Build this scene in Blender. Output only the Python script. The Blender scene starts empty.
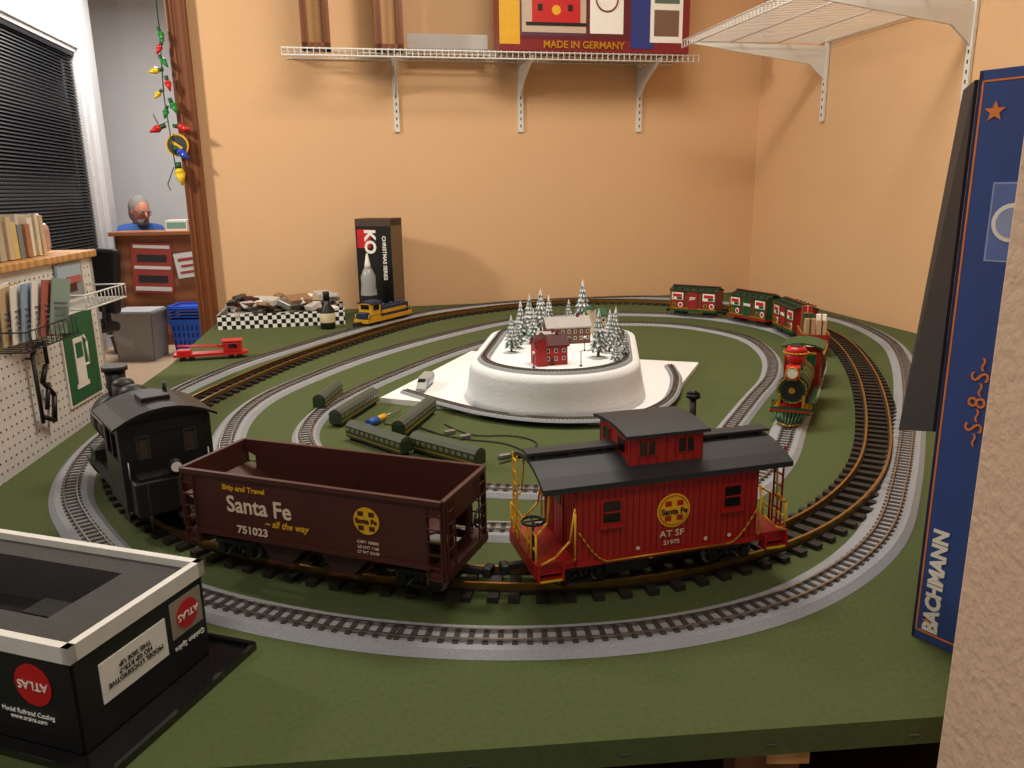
import bpy, bmesh, math, random
from mathutils import Matrix, Vector
random.seed(7)
TT=0.85   # table top height
scene=bpy.context.scene
try:
    scene.view_settings.view_transform='Standard'
    scene.view_settings.look='None'
except Exception: pass

# ------------------------------------------------------------ materials
def lin(c):
    c=c/255.0
    return c/12.92 if c<=0.04045 else ((c+0.055)/1.055)**2.4
MATS={}
def M(name,rgb=(200,200,200),rough=0.5,metal=0.0,var=0.12,scale=30.0,bump=0.0,bscale=200.0,coat=0.0):
    if name in MATS: return MATS[name]
    m=bpy.data.materials.new(name); m.use_nodes=True
    nt=m.node_tree; bs=nt.nodes['Principled BSDF']
    col=tuple(lin(c) for c in rgb)
    tc=nt.nodes.new('ShaderNodeTexCoord')
    if var>0:
        no=nt.nodes.new('ShaderNodeTexNoise'); no.inputs['Scale'].default_value=scale; no.inputs['Detail'].default_value=4
        nt.links.new(tc.outputs['Object'],no.inputs['Vector'])
        mx=nt.nodes.new('ShaderNodeMixRGB')
        mx.inputs[1].default_value=tuple(max(0,c*(1-var)) for c in col)+(1,)
        mx.inputs[2].default_value=tuple(min(1,c*(1+var)) for c in col)+(1,)
        nt.links.new(no.outputs['Fac'],mx.inputs[0]); nt.links.new(mx.outputs[0],bs.inputs['Base Color'])
    else: bs.inputs['Base Color'].default_value=col+(1,)
    bs.inputs['Roughness'].default_value=rough; bs.inputs['Metallic'].default_value=metal
    if coat>0: bs.inputs['Coat Weight'].default_value=coat
    if bump>0:
        n2=nt.nodes.new('ShaderNodeTexNoise'); n2.inputs['Scale'].default_value=bscale; n2.inputs['Detail'].default_value=3
        nt.links.new(tc.outputs['Object'],n2.inputs['Vector'])
        b=nt.nodes.new('ShaderNodeBump'); b.inputs['Strength'].default_value=bump; b.inputs['Distance'].default_value=0.004
        nt.links.new(n2.outputs['Fac'],b.inputs['Height']); nt.links.new(b.outputs[0],bs.inputs['Normal'])
    MATS[name]=m; return m
def MW(name,c1,c2,scale=6.0,rough=0.45,axis='X',dist=6.0):
    if name in MATS: return MATS[name]
    m=bpy.data.materials.new(name); m.use_nodes=True
    nt=m.node_tree; bs=nt.nodes['Principled BSDF']
    tc=nt.nodes.new('ShaderNodeTexCoord'); w=nt.nodes.new('ShaderNodeTexWave')
    w.bands_direction=axis; w.inputs['Scale'].default_value=scale; w.inputs['Distortion'].default_value=dist
    w.inputs['Detail'].default_value=4
    mp=nt.nodes.new('ShaderNodeMapping')
    if axis=='X': mp.inputs['Scale'].default_value=(1,1,.12)
    nt.links.new(tc.outputs['Object'],mp.inputs[0]); nt.links.new(mp.outputs[0],w.inputs['Vector'])
    r=nt.nodes.new('ShaderNodeMixRGB'); r.inputs[1].default_value=tuple(lin(c) for c in c1)+(1,); r.inputs[2].default_value=tuple(lin(c) for c in c2)+(1,)
    nt.links.new(w.outputs['Fac'],r.inputs[0]); nt.links.new(r.outputs[0],bs.inputs['Base Color'])
    bs.inputs['Roughness'].default_value=rough
    MATS[name]=m; return m
def MC(name,c1,c2,scale,rough=0.5):
    m=bpy.data.materials.new(name); m.use_nodes=True
    nt=m.node_tree; bs=nt.nodes['Principled BSDF']
    tc=nt.nodes.new('ShaderNodeTexCoord'); w=nt.nodes.new('ShaderNodeTexChecker'); w.inputs['Scale'].default_value=scale
    w.inputs[1].default_value=tuple(lin(c) for c in c1)+(1,); w.inputs[2].default_value=tuple(lin(c) for c in c2)+(1,)
    mp=nt.nodes.new('ShaderNodeMapping'); mp.inputs['Location'].default_value=(0.0031,0.0031,0.0031)
    nt.links.new(tc.outputs['Object'],mp.inputs[0]); nt.links.new(mp.outputs[0],w.inputs['Vector'])
    nt.links.new(w.outputs['Color'],bs.inputs['Base Color']); bs.inputs['Roughness'].default_value=rough
    MATS[name]=m; return m

black=M('black_plastic',(22,22,22),.45); blackm=M('black_matte',(30,29,28),.75)
dark=M('dark_grey',(48,47,46),.7); white=M('white_plastic',(235,233,228),.5,var=.03)
paper=M('paper_white',(240,238,230),.7,var=.02); brass=M('brass_rail',(176,138,78),.33,1.0,var=.2,scale=60)
tiebrown=M('tie_brown',(34,25,20),.7); grey=M('roadbed_grey',(148,151,157),.85,var=.32,scale=400,bump=.4,bscale=500)
railn=M('nickel_rail',(165,158,148),.3,1.0); tieg=M('tie_dark',(62,52,45),.8)
red=M('caboose_red',(158,24,22),.42,var=.08); redb=M('bright_red',(196,26,28),.4); yellow=M('yellow_paint',(225,170,30),.4)
xred=M('xmas_red',(150,24,26),.45,var=.2,scale=80)
gold=M('gold_paint',(200,150,40),.35,.6); brown=M('hopper_brown',(72,32,25),.5,var=.1); brown2=M('hopper_brown_dark',(50,24,18),.65)
green=M('xmas_green',(20,78,42),.4); dgreen=M('coach_green',(42,62,42),.45); blue=M('blue_card',(54,78,144),.4,var=.08,scale=6)
snow=M('snow_white',(232,236,240),.85,var=.02,bump=.25,bscale=120); roofblk=M('roof_black',(34,36,40),.6)
steel=M('steel_grey',(150,150,150),.35,.8); glassd=M('dark_glass',(14,16,20),.08,var=0)
wire=M('wire_white',(225,225,222),.4,var=.02); navy=M('navy_card',(17,17,32),.6)
orange=M('orange_ink',(225,130,60),.5); skin=M('skin',(190,122,98),.6,var=.08)
wood=MW('trim_wood',(128,72,34),(100,54,24),10,.4,'X',2); woodl=MW('light_wood',(206,160,100),(180,128,74),8,.5,'X')
felt=M('felt_green',(74,86,44),.97,var=.28,scale=140,bump=.35,bscale=900)
peach=M('wall_peach',(224,182,138),.8,var=.03,scale=2,bump=.3,bscale=120)
stucco=M('wall_stucco',(220,190,164),.85,var=.05,scale=40,bump=.5,bscale=90)
greyw=M('wall_grey',(200,198,198),.8,var=.03,scale=3,bump=.15,bscale=90)

# ------------------------------------------------------------ builder
class B:
    def __init__(s,name):
        s.name=name; s.bm=bmesh.new(); s.mats=[]
    def mi(s,m):
        if m not in s.mats: s.mats.append(m)
        return s.mats.index(m)
    def _fin(s,verts,m,T,smooth=False):
        if T is not None: bmesh.ops.transform(s.bm,matrix=T,verts=verts)
        i=s.mi(m); fs=set()
        for v in verts:
            for f in v.link_faces: fs.add(f)
        for f in fs: f.material_index=i; f.smooth=smooth
    def box(s,c,size,m,rz=0,rx=0,ry=0,bevel=0):
        r=bmesh.ops.create_cube(s.bm,size=1.0); vs=r['verts']
        bmesh.ops.scale(s.bm,vec=size,verts=vs)
        if bevel>0:
            es=set(e for v in vs for e in v.link_edges)
            i=s.mi(m)
            rr=bmesh.ops.bevel(s.bm,geom=list(es),offset=bevel,segments=2,affect='EDGES',profile=.5)
            vs=list(set(rr['verts'])|set(v for v in vs if v.is_valid))
        T=Matrix.Translation(c)@Matrix.Rotation(rz,4,'Z')@Matrix.Rotation(ry,4,'Y')@Matrix.Rotation(rx,4,'X')
        s._fin(vs,m,T)
    def b2(s,a,b,m,bevel=0):
        s.box(((a[0]+b[0])/2,(a[1]+b[1])/2,(a[2]+b[2])/2),(abs(b[0]-a[0]),abs(b[1]-a[1]),abs(b[2]-a[2])),m,bevel=bevel)
    def cyl(s,p,q,r1,m,r2=None,seg=12,smooth=True,caps=True):
        p=Vector(p);q=Vector(q);d=q-p; L=d.length
        if L<1e-7: return
        r=bmesh.ops.create_cone(s.bm,cap_ends=caps,segments=seg,radius1=r1,radius2=r1 if r2 is None else r2,depth=L)
        T=Matrix.Translation((p+q)/2)@d.to_track_quat('Z','Y').to_matrix().to_4x4()
        s._fin(r['verts'],m,T,False)
        if smooth:
            for v in r['verts']:
                for f in v.link_faces:
                    if len(f.verts)==4: f.smooth=True
    def sph(s,c,r,m,sc=(1,1,1),seg=16,rz=0):
        rr=bmesh.ops.create_uvsphere(s.bm,u_segments=seg,v_segments=max(6,seg//2),radius=r)
        T=Matrix.Translation(c)@Matrix.Rotation(rz,4,'Z')@Matrix.Diagonal((sc[0],sc[1],sc[2],1))
        s._fin(rr['verts'],m,T,True)
    def poly(s,pts,m):
        vs=[s.bm.verts.new(p) for p in pts]; f=s.bm.faces.new(vs); f.material_index=s.mi(m); return f
    def prism(s,pts,vec,m):
        """closed solid: polygon pts (3D) extruded by vec"""
        vec=Vector(vec); n=len(pts)
        a=[s.bm.verts.new(p) for p in pts]; b=[s.bm.verts.new(Vector(p)+vec) for p in pts]
        i=s.mi(m); fs=[s.bm.faces.new(a[::-1]),s.bm.faces.new(b)]
        for k in range(n): fs.append(s.bm.faces.new((a[k],a[(k+1)%n],b[(k+1)%n],b[k])))
        for f in fs: f.material_index=i
        bmesh.ops.recalc_face_normals(s.bm,faces=fs)
    def tube(s,pts,r,m,seg=6):
        for a,b in zip(pts[:-1],pts[1:]): s.cyl(a,b,r,m,seg=seg)
    def disc(s,c,r,n,m,t=.0008,seg=24):
        c=Vector(c); n=Vector(n).normalized(); s.cyl(c,c+n*t,r,m,seg=seg,smooth=False)
    def torus(s,c,R,r,m,axis='Y',seg=20):
        pts=[]
        for k in range(seg+1):
            a=2*math.pi*k/seg
            if axis=='Y': o=(R*math.cos(a),0,R*math.sin(a))
            elif axis=='X': o=(0,R*math.cos(a),R*math.sin(a))
            else: o=(R*math.cos(a),R*math.sin(a),0)
            pts.append((c[0]+o[0],c[1]+o[1],c[2]+o[2]))
        s.tube(pts,r,m,5)
    def lathe(s,prof,c,m,seg=20):
        """prof list of (r,z), about z at c"""
        rings=[]
        for r,z in prof:
            rings.append([s.bm.verts.new((c[0]+r*math.cos(2*math.pi*k/seg),c[1]+r*math.sin(2*math.pi*k/seg),c[2]+z)) for k in range(seg)])
        i=s.mi(m); fs=[]
        for a,b in zip(rings[:-1],rings[1:]):
            for k in range(seg):
                f=s.bm.faces.new((a[k],a[(k+1)%seg],b[(k+1)%seg],b[k])); f.material_index=i; f.smooth=True; fs.append(f)
        f=s.bm.faces.new(rings[-1]); f.material_index=i
        f=s.bm.faces.new(rings[0][::-1]); f.material_index=i
    def done(s,loc=(0,0,0),rz=0,parent=None):
        me=bpy.data.meshes.new(s.name); s.bm.to_mesh(me); s.bm.free()
        for m in s.mats: me.materials.append(m)
        o=bpy.data.objects.new(s.name,me); scene.collection.objects.link(o)
        o.location=loc; o.rotation_euler=(0,0,rz)
        if parent: o.parent=parent
        return o
R90=math.pi/2
def text(s,size,m,parent,loc,rot=(R90,0,0),name='lettering',bold=0.0,sx=1.0,shear=0.0):
    cu=bpy.data.curves.new(name,'FONT'); cu.body=s; cu.size=size; cu.extrude=.0004; cu.align_x='CENTER'; cu.align_y='CENTER'
    cu.offset=bold; cu.shear=shear; cu.materials.append(m); cu.resolution_u=3
    o=bpy.data.objects.new(name,cu); scene.collection.objects.link(o)
    o.location=loc; o.rotation_euler=rot; o.scale=(sx,1,1)
    if parent: o.parent=parent
    return o

# ------------------------------------------------------------ room
YW=math.radians(11.7)
def wallbox(name,x0,x1,th,z0,z1,mat,loc,rz):
    b=B(name); b.b2((x0,0,z0),(x1,th,z1),mat); return b.done(loc,rz)
# back wall: runs from the trim post to the corner
wallbox('wall_back',-2.985,0.0,.12,0,3.6,peach,(1.41,4.62,0),YW)
# right wall, starting at corner and coming forward
ang=math.atan2(-.98,.2)
b=B('wall_right'); b.b2((-.12,0,0),(4.3,.12,3.6),peach); b.done((1.41,4.62,0),ang)
b=B('wall_front'); b.b2((.44,.50,0),(2.45,.70,3.6),stucco,bevel=.006); b.done()
b=B('wall_left'); WU=1.62
b.b2((-6.3,0,0),(-1.4,.15,3.6),greyw); b.b2((WU,0,0),(1.95,.15,3.6),greyw)
b.b2((-1.4,0,0),(WU,.15,.7),greyw); b.b2((-1.4,0,2.78),(WU,.15,3.6),greyw)
b.done((-3.7,6.2,0),math.radians(100))
b=B('window_1')
whitetrim=M('white_trim',(205,203,202),.5,var=.03)
blind=M('blind_dark',(15,15,20),.45)
b.b2((-1.4,.10,.7),(WU,.115,2.78),glassd)
for u in (-1.4,WU-.04): b.b2((u,.02,.7),(u+.04,.13,2.78),whitetrim)
b.b2((-1.4,.02,2.74),(WU,.13,2.78),whitetrim); b.b2((-1.4,-.03,.66),(WU,.13,.70),whitetrim)
for k in range(70):
    z=.73+k*.0285; b.box(((WU-1.4)/2,.055,z),(WU+1.4-.1,.026,.002),blind,rx=.9)
b.b2((-1.34,.03,2.70),(WU-.05,.085,2.74),blind)
b.done((-3.7,6.2,0),math.radians(100))
b=B('wall_far'); b.b2((-1.6,0,0),(4.2,.12,3.6),greyw); b.done((-4.26,9.4,0),math.radians(10))
# column beside the window
b=B('trim_1'); b.b2((1.70,-.05,0),(1.92,0,3.6),whitetrim,bevel=.004); b.done((-3.7,6.2,0),math.radians(100))
b=B('trim_2'); b.b2((-3.075,-.05,0),(-2.985,.16,3.6),wood,bevel=.006); b.b2((-3.055,-.056,0),(-3.045,-.048,3.6),wood); b.done((1.41,4.62,0),YW)
floorw=MW('floor_planks',(92,48,32),(60,30,22),1.5,.35,'Y',2); tile=M('floor_tan',(186,160,132),.45,var=.1,scale=3)
b=B('floor'); b.b2((-4.6,-1.5,-.05),(3,4.3,0),floorw); b.b2((-6.2,4.3,-.05),(3,10.5,0),tile); b.done()
b=B('ceiling'); b.b2((-6.2,-1.5,3.6),(3,10.5,3.65),M('ceiling_white',(225,220,212),.9)); b.done()

# ------------------------------------------------------------ table
b=B('train_table')
poly=[(-1.0,.665),(.0,.742),(.49,.782),(2.12,.93),(2.03,1.3),(1.40,4.56),(-1.46,3.97),(-1.24,2.77),(-1.10,1.58)]
b.prism([(x,y,TT-.035) for x,y in poly],(0,0,.035),felt)
ply=MW('plywood',(150,105,66),(120,82,50),5,.6)
def rail(p,q,w=.04,h=.09,z=TT-.035):
    p=Vector(p+(0,));q=Vector(q+(0,));d=q-p;a=math.atan2(d.y,d.x);c=(p+q)/2
    b.box((c.x,c.y,z-h/2),(d.length,w,h),ply,rz=a)
rail((-.96,.84),(1.9,1.06)); rail((-.97,.84),(-1.36,3.9)); rail((1.93,1.1),(1.36,4.45)); rail((-1.3,3.9),(1.3,4.42))
rail((0,.90),(-.1,4.10)); 
for x,y in [(-.93,.88),(.34,.93),(1.85,1.10),(-1.2,2.9),(-1.32,3.85),(1.33,4.35),(.1,2.4)]:
    b.box((x,y,(TT-.035)/2),(.088,.05,TT-.035),ply)
b.box((.315,.79,TT-.045),(.05,.03,.020),woodl)          # cleat under the front edge
for k in range(9):   # staples on the edge of the felt
    x=-.9+k*.17; b.box((x,.665+(x+1)*.0775-.0008,TT-.02),(.012,.001,.0015),steel,rz=.077)
table=b.done()

# ------------------------------------------------------------ tracks
def loop(pts,step=.01,it=60,closed=True):
    P=[Vector(p) for p in pts]; n=len(P); out=[]
    for i in range(n if closed else n-1):
        if closed: p0,p1,p2,p3=P[i-1],P[i],P[(i+1)%n],P[(i+2)%n]
        else: p0,p1,p2,p3=P[max(i-1,0)],P[i],P[i+1],P[min(i+2,n-1)]
        for k in range(24):
            t=k/24; out.append(.5*((2*p1)+(p2-p0)*t+(2*p0-5*p1+4*p2-p3)*t*t+(3*p1-p0-3*p2+p3)*t**3))
    if not closed: out.append(P[-1])
    def resamp(q):
        q2=q+[q[0]] if closed else q
        L=[0]
        for a,c in zip(q2[:-1],q2[1:]): L.append(L[-1]+(c-a).length)
        N=max(8,int(L[-1]/step)); r=[];j=0
        for k in range(N if closed else N+1):
            s=min(L[-1]*k/N,L[-1]-1e-9)
            while L[j+1]<s: j+=1
            t=(s-L[j])/(L[j+1]-L[j]+1e-12); r.append(q2[j].lerp(q2[j+1],t))
        return r
    q=resamp(out)
    for _ in range(it):
        m=len(q)
        if closed: q=[(q[i-1]+q[i]*2+q[(i+1)%m])/4 for i in range(m)]
        else: q=[q[0]]+[(q[i-1]+q[i]*2+q[i+1])/4 for i in range(1,m-1)]+[q[-1]]
    return resamp(q)
def frames(q,closed=True):
    n=len(q); out=[]
    for i in range(n):
        if closed: d=(q[(i+1)%n]-q[i-1])
        else: d=q[min(i+1,n-1)]-q[max(i-1,0)]
        d=d.normalized(); out.append((q[i],d,Vector((-d.y,d.x))))
    return out
def sweep(b,fr,prof,m,closed=True,smooth=False):
    i=b.mi(m); rings=[]
    for p,d,nn in fr: rings.append([b.bm.verts.new((p.x+nn.x*o,p.y+nn.y*o,z)) for o,z in prof])
    n=len(rings);k=len(prof)
    for a in range(n if closed else n-1):
        r,s=rings[a],rings[(a+1)%n]
        for j in range(k):
            f=b.bm.faces.new((r[j],s[j],s[(j+1)%k],r[(j+1)%k])); f.material_index=i
    if not closed:
        for r,rev in ((rings[0],True),(rings[-1],False)):
            f=b.bm.faces.new(r[::-1] if rev else r); f.material_index=i
def rails(b,fr,g,z0,z1,w,m,closed=True):
    for sgn in (-1,1):
        o=sgn*g/2; sweep(b,fr,[(o-w/2,z1),(o+w/2,z1),(o+w/2,z0),(o-w/2,z0)],m,closed)
def ties(b,fr,every,ln,wd,z0,z1,m):
    for i in range(0,len(fr),every):
        p,d,nn=fr[i]; b.box((p.x,p.y,(z0+z1)/2),(wd,ln,z1-z0),m,rz=math.atan2(d.y,d.x))
Gq=loop([(0.0,1.10),(.13,1.105),(.26,1.135),(.51,1.27),(.74,1.53),(.93,1.9),(1.12,2.39),(1.25,2.85),(1.29,3.16),(1.25,3.5),(1.08,3.85),(.8,4.09),(.46,4.17),(.1,4.08),(-.3,3.79),(-.53,3.45),(-.77,2.86),(-.87,2.5),(-.93,2.15),(-.92,1.82),(-.83,1.585),(-.68,1.395),(-.5,1.25),(-.25,1.14)],.01)
Aq=loop([(-.16,.96),(-.02,.945),(.12,.95),(.28,.985),(.45,1.07),(.63,1.24),(.78,1.48),(.95,1.79),(1.16,2.2),(1.37,2.67),(1.48,3.03),(1.5,3.46),(1.36,3.83),(1.1,4.15),(.78,4.33),(.4,4.30),(.0,4.2),(-.36,3.97),(-.57,3.68),(-.74,3.33),(-.87,3.01),(-.98,2.71),(-1.04,2.39),(-1.05,2.05),(-1.01,1.76),(-.91,1.5),(-.77,1.31),(-.65,1.18),(-.48,1.07),(-.31,1.0)],.01)
Bq=loop([(-.04,1.3),(.25,1.32),(.46,1.47),(.60,1.67),(.71,1.91),(.90,2.31),(1.08,2.72),(1.15,3.06),(1.10,3.37),(.87,3.66),(.43,3.78),(.04,3.64),(-.26,3.3),(-.53,2.86),(-.69,2.46),(-.75,2.2),(-.73,1.93),(-.62,1.62),(-.36,1.39)],.01)
Cq=loop([(-.015,1.49),(.25,1.5),(.43,1.66),(.55,1.89),(.70,2.18),(.84,2.45),(.94,2.8),(.93,3.15),(.70,3.44),(.32,3.47),(.02,3.24),(-.22,2.9),(-.40,2.52),(-.5,2.25),(-.54,2.03),(-.5,1.8),(-.34,1.6)],.01)
b=B('garden_railway_track'); fr=frames(Gq)
ties(b,fr,4,.104,.017,TT,TT+.009,tiebrown); rails(b,fr,.054,TT+.009,TT+.021,.0045,brass)
for sgn in (-1,1): sweep(b,fr,[(sgn*.027-.005,TT+.0105),(sgn*.027+.005,TT+.0105),(sgn*.027+.005,TT+.008),(sgn*.027-.005,TT+.008)],tiebrown)
b.done()
def ezrack(name,q,w=.038):
    b=B(name); fr=frames(q)
    sweep(b,fr,[(-w*.72,TT+.009),(w*.72,TT+.009),(w,TT+.0005),(-w,TT+.0005)],grey)
    ties(b,fr,2,.036,.008,TT+.007,TT+.0105,tieg)
    rails(b,fr,.024,TT+.0105,TT+.0150,.0024,railn)
    return b.done()
ezrack('model_track_loop',Aq,.041); ezrack('model_track_loop',Bq,.042); ezrack('model_track_loop',Cq,.034)

# ------------------------------------------------------------ rolling stock helpers (z=0 at table surface)
RT=.021
def wheel(b,x,y,r,m,rim=None,w=.008):
    s=1 if y>0 else -1
    b.cyl((x,y-w/2,RT+r),(x,y+w/2,RT+r),r,m,seg=20); b.cyl((x,y-s*w/2,RT+r),(x,y-s*(w/2+.002),RT+r),r*1.12,m,seg=20)
    if rim: b.cyl((x,y+s*w/2,RT+r),(x,y+s*(w/2+.001),RT+r),r*.85,rim,seg=20)
    b.cyl((x,y+s*w/2,RT+r),(x,y+s*(w/2+.004),RT+r),r*.3,m,seg=10)
def truck(b,cx,m,g=.054,r=.017,wb=.056,yw=.038):
    for dx in (-wb/2,wb/2):
        b.cyl((cx+dx,-g/2,RT+r),(cx+dx,g/2,RT+r),.003,steel,seg=6)
        for y in (-g/2,g/2): wheel(b,cx+dx,y,r,m,steel)
    for s in (-1,1):
        y=s*yw
        b.box((cx,y,RT+r*1.75),(wb+.022,.006,.007),m); b.box((cx,y,RT+r*.55),(wb*.5,.006,.006),m)
        for dx in (-1,1):
            b.box((cx+dx*wb/2,y,RT+r*1.0),(.015,.010,.018),m,bevel=.002)
            b.box((cx+dx*wb*.32,y,RT+r*.95),(.018,.005,.005),m,ry=dx*.75)
        for dx in (-.005,.005): b.cyl((cx+dx,y,RT+r*.7),(cx+dx,y,RT+r*1.6),.0035,m,seg=8)
    b.box((cx,0,RT+r*1.6),(.016,yw*2,.016),m)
def coupler(b,x,s,m,z=.045):
    b.box((x+s*.016,0,z),(.035,.010,.008),m); b.box((x+s*.036,.004*s,z),(.014,.022,.016),m,bevel=.003)
def ladder(b,x,y0,y1,z0,z1,n,m,axis='y',t=.0022):
    if axis=='y':
        b.box((x,y0,(z0+z1)/2),(t,t,z1-z0),m); b.box((x,y1,(z0+z1)/2),(t,t,z1-z0),m)
        for k in range(n): b.box((x,(y0+y1)/2,z0+(z1-z0)*(k+.5)/n),(t,abs(y1-y0),t),m)
    else:
        b.box((y0,x,(z0+z1)/2),(t,t,z1-z0),m); b.box((y1,x,(z0+z1)/2),(t,t,z1-z0),m)
        for k in range(n): b.box(((y0+y1)/2,x,z0+(z1-z0)*(k+.5)/n),(abs(y1-y0),t,t),m)

# ------------------------------------------------------------ caboose
groove=M('plank_groove',(112,14,14),.6)
b=B('caboose'); W=.144; BL=.29; H0=.079; H1=.196; FZ=.067
b.b2((-.205,-.066,FZ),(.205,.066,FZ+.010),red)           # platform frame
b.b2((-.195,-.02,.052),(.195,.02,FZ+.002),black)
b.b2((-BL/2,-W/2,H0-.008),(BL/2,W/2,H1),red)
n=30
for k in range(n+1):                                     # plank battens both sides
    x=-BL/2+BL*k/n
    for s in (-1,1): b.box((x,s*(W/2+.0004),(H0+H1)/2),(.0012,.0012,H1-H0-.002),groove)
for k in range(15):
    y=-W/2+W*k/14
    for s in (-1,1): b.box((s*(BL/2+.0004),y,(H0+H1)/2),(.0012,.0012,H1-H0-.002),groove)
for s in (-1,1):
    b.box((0,s*(W/2+.001),H0-.004),(BL,.003,.008),red); b.box((0,s*(W/2+.001),H1-.006),(BL,.003,.012),red)
    for x in (-.092,.102):                               # side windows
        b.box((x,s*(W/2+.001),.150),(.034,.003,.040),red); b.box((x,s*(W/2+.0025),.151),(.026,.002,.032),glassd)
        b.box((x,s*(W/2+.004),.151),(.026,.002,.0022),red); b.box((x,s*(W/2+.003),.1285),(.038,.006,.004),red)
# roof: gently arched, with overhang
RL=.395; prof=[]
for k in range(9):
    t=-1+2*k/8; prof.append((-RL/2,t*.082,H1+.024-(t*t)*.022))
prof2=[(p[0],p[1],p[2]-.006) for p in prof[::-1]]
b.prism(prof+prof2,(RL,0,0),roofblk)
b.box((0,0,H1+.031),(RL+.004,.026,.004),roofblk)
for k in range(8): b.box((-.185+k*.0528,0,H1+.027),(.006,.022,.008),roofblk)
b.b2((-RL/2,-.0825,H1-.006),(RL/2,-.0795,H1+.001),roofblk); b.b2((-RL/2,.0795,H1-.006),(RL/2,.0825,H1+.001),roofblk)
# cupola
CZ0=H1+.010; CZ1=.253; CL=.058; CW=.056
b.b2((-CL,-CW,CZ0),(CL,CW,CZ1),red)
pr=[]
for k in range(7):
    t=-1+2*k/6; pr.append((-.067,t*.064,CZ1+.010-(t*t)*.006))
b.prism(pr+[(p[0],p[1],p[2]-.005) for p in pr[::-1]],(.134,0,0),roofblk)
for k in range(9):
    for s in (-1,1): b.box((-CL+2*CL*k/8,s*(CW+.0004),(CZ0+CZ1)/2),(.0012,.0012,CZ1-CZ0-.004),groove)
for s in (-1,1):
    for x in (-.031,.031):
        b.box((x,s*(CW+.0005),.234),(.032,.002,.026),red); b.box((x,s*(CW+.0015),.234),(.024,.002,.020),glassd); b.box((x,s*(CW+.003),.234),(.002,.001,.020),red)
    for y in (-.029,.029):
        b.box((s*(CL+.0005),y,.234),(.002,.032,.026),red); b.box((s*(CL+.0015),y,.234),(.002,.024,.020),glassd)
# smokestack
b.cyl((.083,.022,H1+.01),(.083,.022,.280),.0055,black); b.cyl((.083,.022,.280),(.083,.022,.287),.011,black); b.cyl((.083,.022,.287),(.083,.022,.293),.011,black,r2=.003)
for sx in (-1,1):                                        # platforms, rails, steps, ladders, brake wheels
    xe=sx*.203
    b.b2((sx*.146,-.068,FZ+.008),(xe+sx*.003,.068,FZ+.013),red)
    b.box((xe,0,FZ),(.006,.136,.018),red)
    for y in (-.064,-.042,-.022,.022,.042,.064): b.cyl((xe,y,FZ+.01),(xe,y,.124),.0018,yellow if sx<0 or abs(y)>.06 else red,seg=6)
    b.cyl((xe,-.064,.124),(xe,.064,.124),.002,yellow,seg=6); b.cyl((xe,-.064,.10),(xe,.064,.10),.0016,yellow,seg=6)
    for sy in (-1,1):
        y=sy*.064
        b.tube([(xe,y,.124),(sx*.195,y,.132),(sx*.186,y,.142),(sx*.182,y,H1)],.0018,yellow)
        b.tube([(sx*.149,sy*.075,.083),(sx*.149,sy*.078,.088),(sx*.149,sy*.078,.157),(sx*.149,sy*.075,.162)],.0016,yellow)
        b.tube([(sx*.148,y+sy*.01,.162),(sx*.156,y+sy*.011,.114),(sx*.178,y+sy*.011,.092),(sx*.198,y+sy*.008,.082)],.0018,yellow)
        b.box((sx*.184,sy*.064,.056),(.034,.018,.003),red); b.box((sx*.182,sy*.060,.065),(.032,.016,.003),red)
        for dx in (.165,.202): b.box((sx*dx,sy*.066,.065),(.003,.018,.022),red)
        b.box((sx*.184,sy*.072,.0555),(.036,.003,.004),yellow)
    b.box((sx*(BL/2+.001),0,.136),(.003,.038,.11),red); b.box((sx*(BL/2+.002),0,.158),(.003,.022,.030),glassd)
    ladder(b,xe,.030 if sx<0 else -.052,.052 if sx<0 else -.030,.078,H1+.016,7,yellow if sx<0 else red,'y',.0024)
    b.cyl((xe,.05*sx,.07),(xe,.05*sx,.139),.002,black,seg=6); b.torus((xe,.05*sx,.141),.016,.0022,black,'Z',14)
    b.cyl((xe-.016,.05*sx,.141),(xe+.016,.05*sx,.141),.0015,black,seg=5); b.cyl((xe,.05*sx-.016,.141),(xe,.05*sx+.016,.141),.0015,black,seg=5)
    coupler(b,sx*.198,sx,black,.050); truck(b,sx*.122,black)
for s in (-1,1):
    y=s*(W/2+.006)
    for sx in (-1,1):
        pts=[(sx*(.143-.012*k*.5),y,.126-.050*math.sin(min(1,k/8)*R90)) for k in range(9)]
        b.tube(pts,.0014,gold,5)
    b.cyl((-.095,y,.0765),(.095,y,.0765),.0014,gold,seg=5)
    for x in (-.095,.0,.095): b.cyl((x,s*W/2,.076),(x,y,.076),.0014,gold,seg=5)
    b.disc((.006,s*(W/2+.0012),.140),.0265,(0,s,0),yellow)
    b.disc((.006,s*(W/2+.0020),.140),.0235,(0,s,0),red,.0006)
    b.disc((.006,s*(W/2+.0026),.140),.022,(0,s,0),yellow,.0004)
    for dx in (-1,1):
        for dz in (-1,1): b.box((.006+dx*.0095,s*(W/2+.0032),.140+dz*.0115),(.010,.0006,.008),red)
    b.box((.006,s*(W/2+.0034),.140),(.044,.0008,.013),yellow)
b.b2((-.09,-.05,.040),(-.02,.03,.064),black); b.cyl((.0,-.03,.052),(.06,-.03,.052),.012,black)
cab=b.done((.209,1.134,TT),math.radians(15.5))
yf=-(W/2+.0045)
cream=M('cream',(225,205,180),.6)
text('Santa Fe',.0125,brown2,cab,(.006,yf,.1395),bold=.0003)
text('AT SF',.014,cream,cab,(.004,yf+.002,.104),sx=1.15)
text('21975',.009,cream,cab,(.004,yf+.002,.090),sx=1.2)
for x in (.06,.10,-.05): text('O',.0065,cream,cab,(x,yf+.002,.088),bold=.0006)

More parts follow.
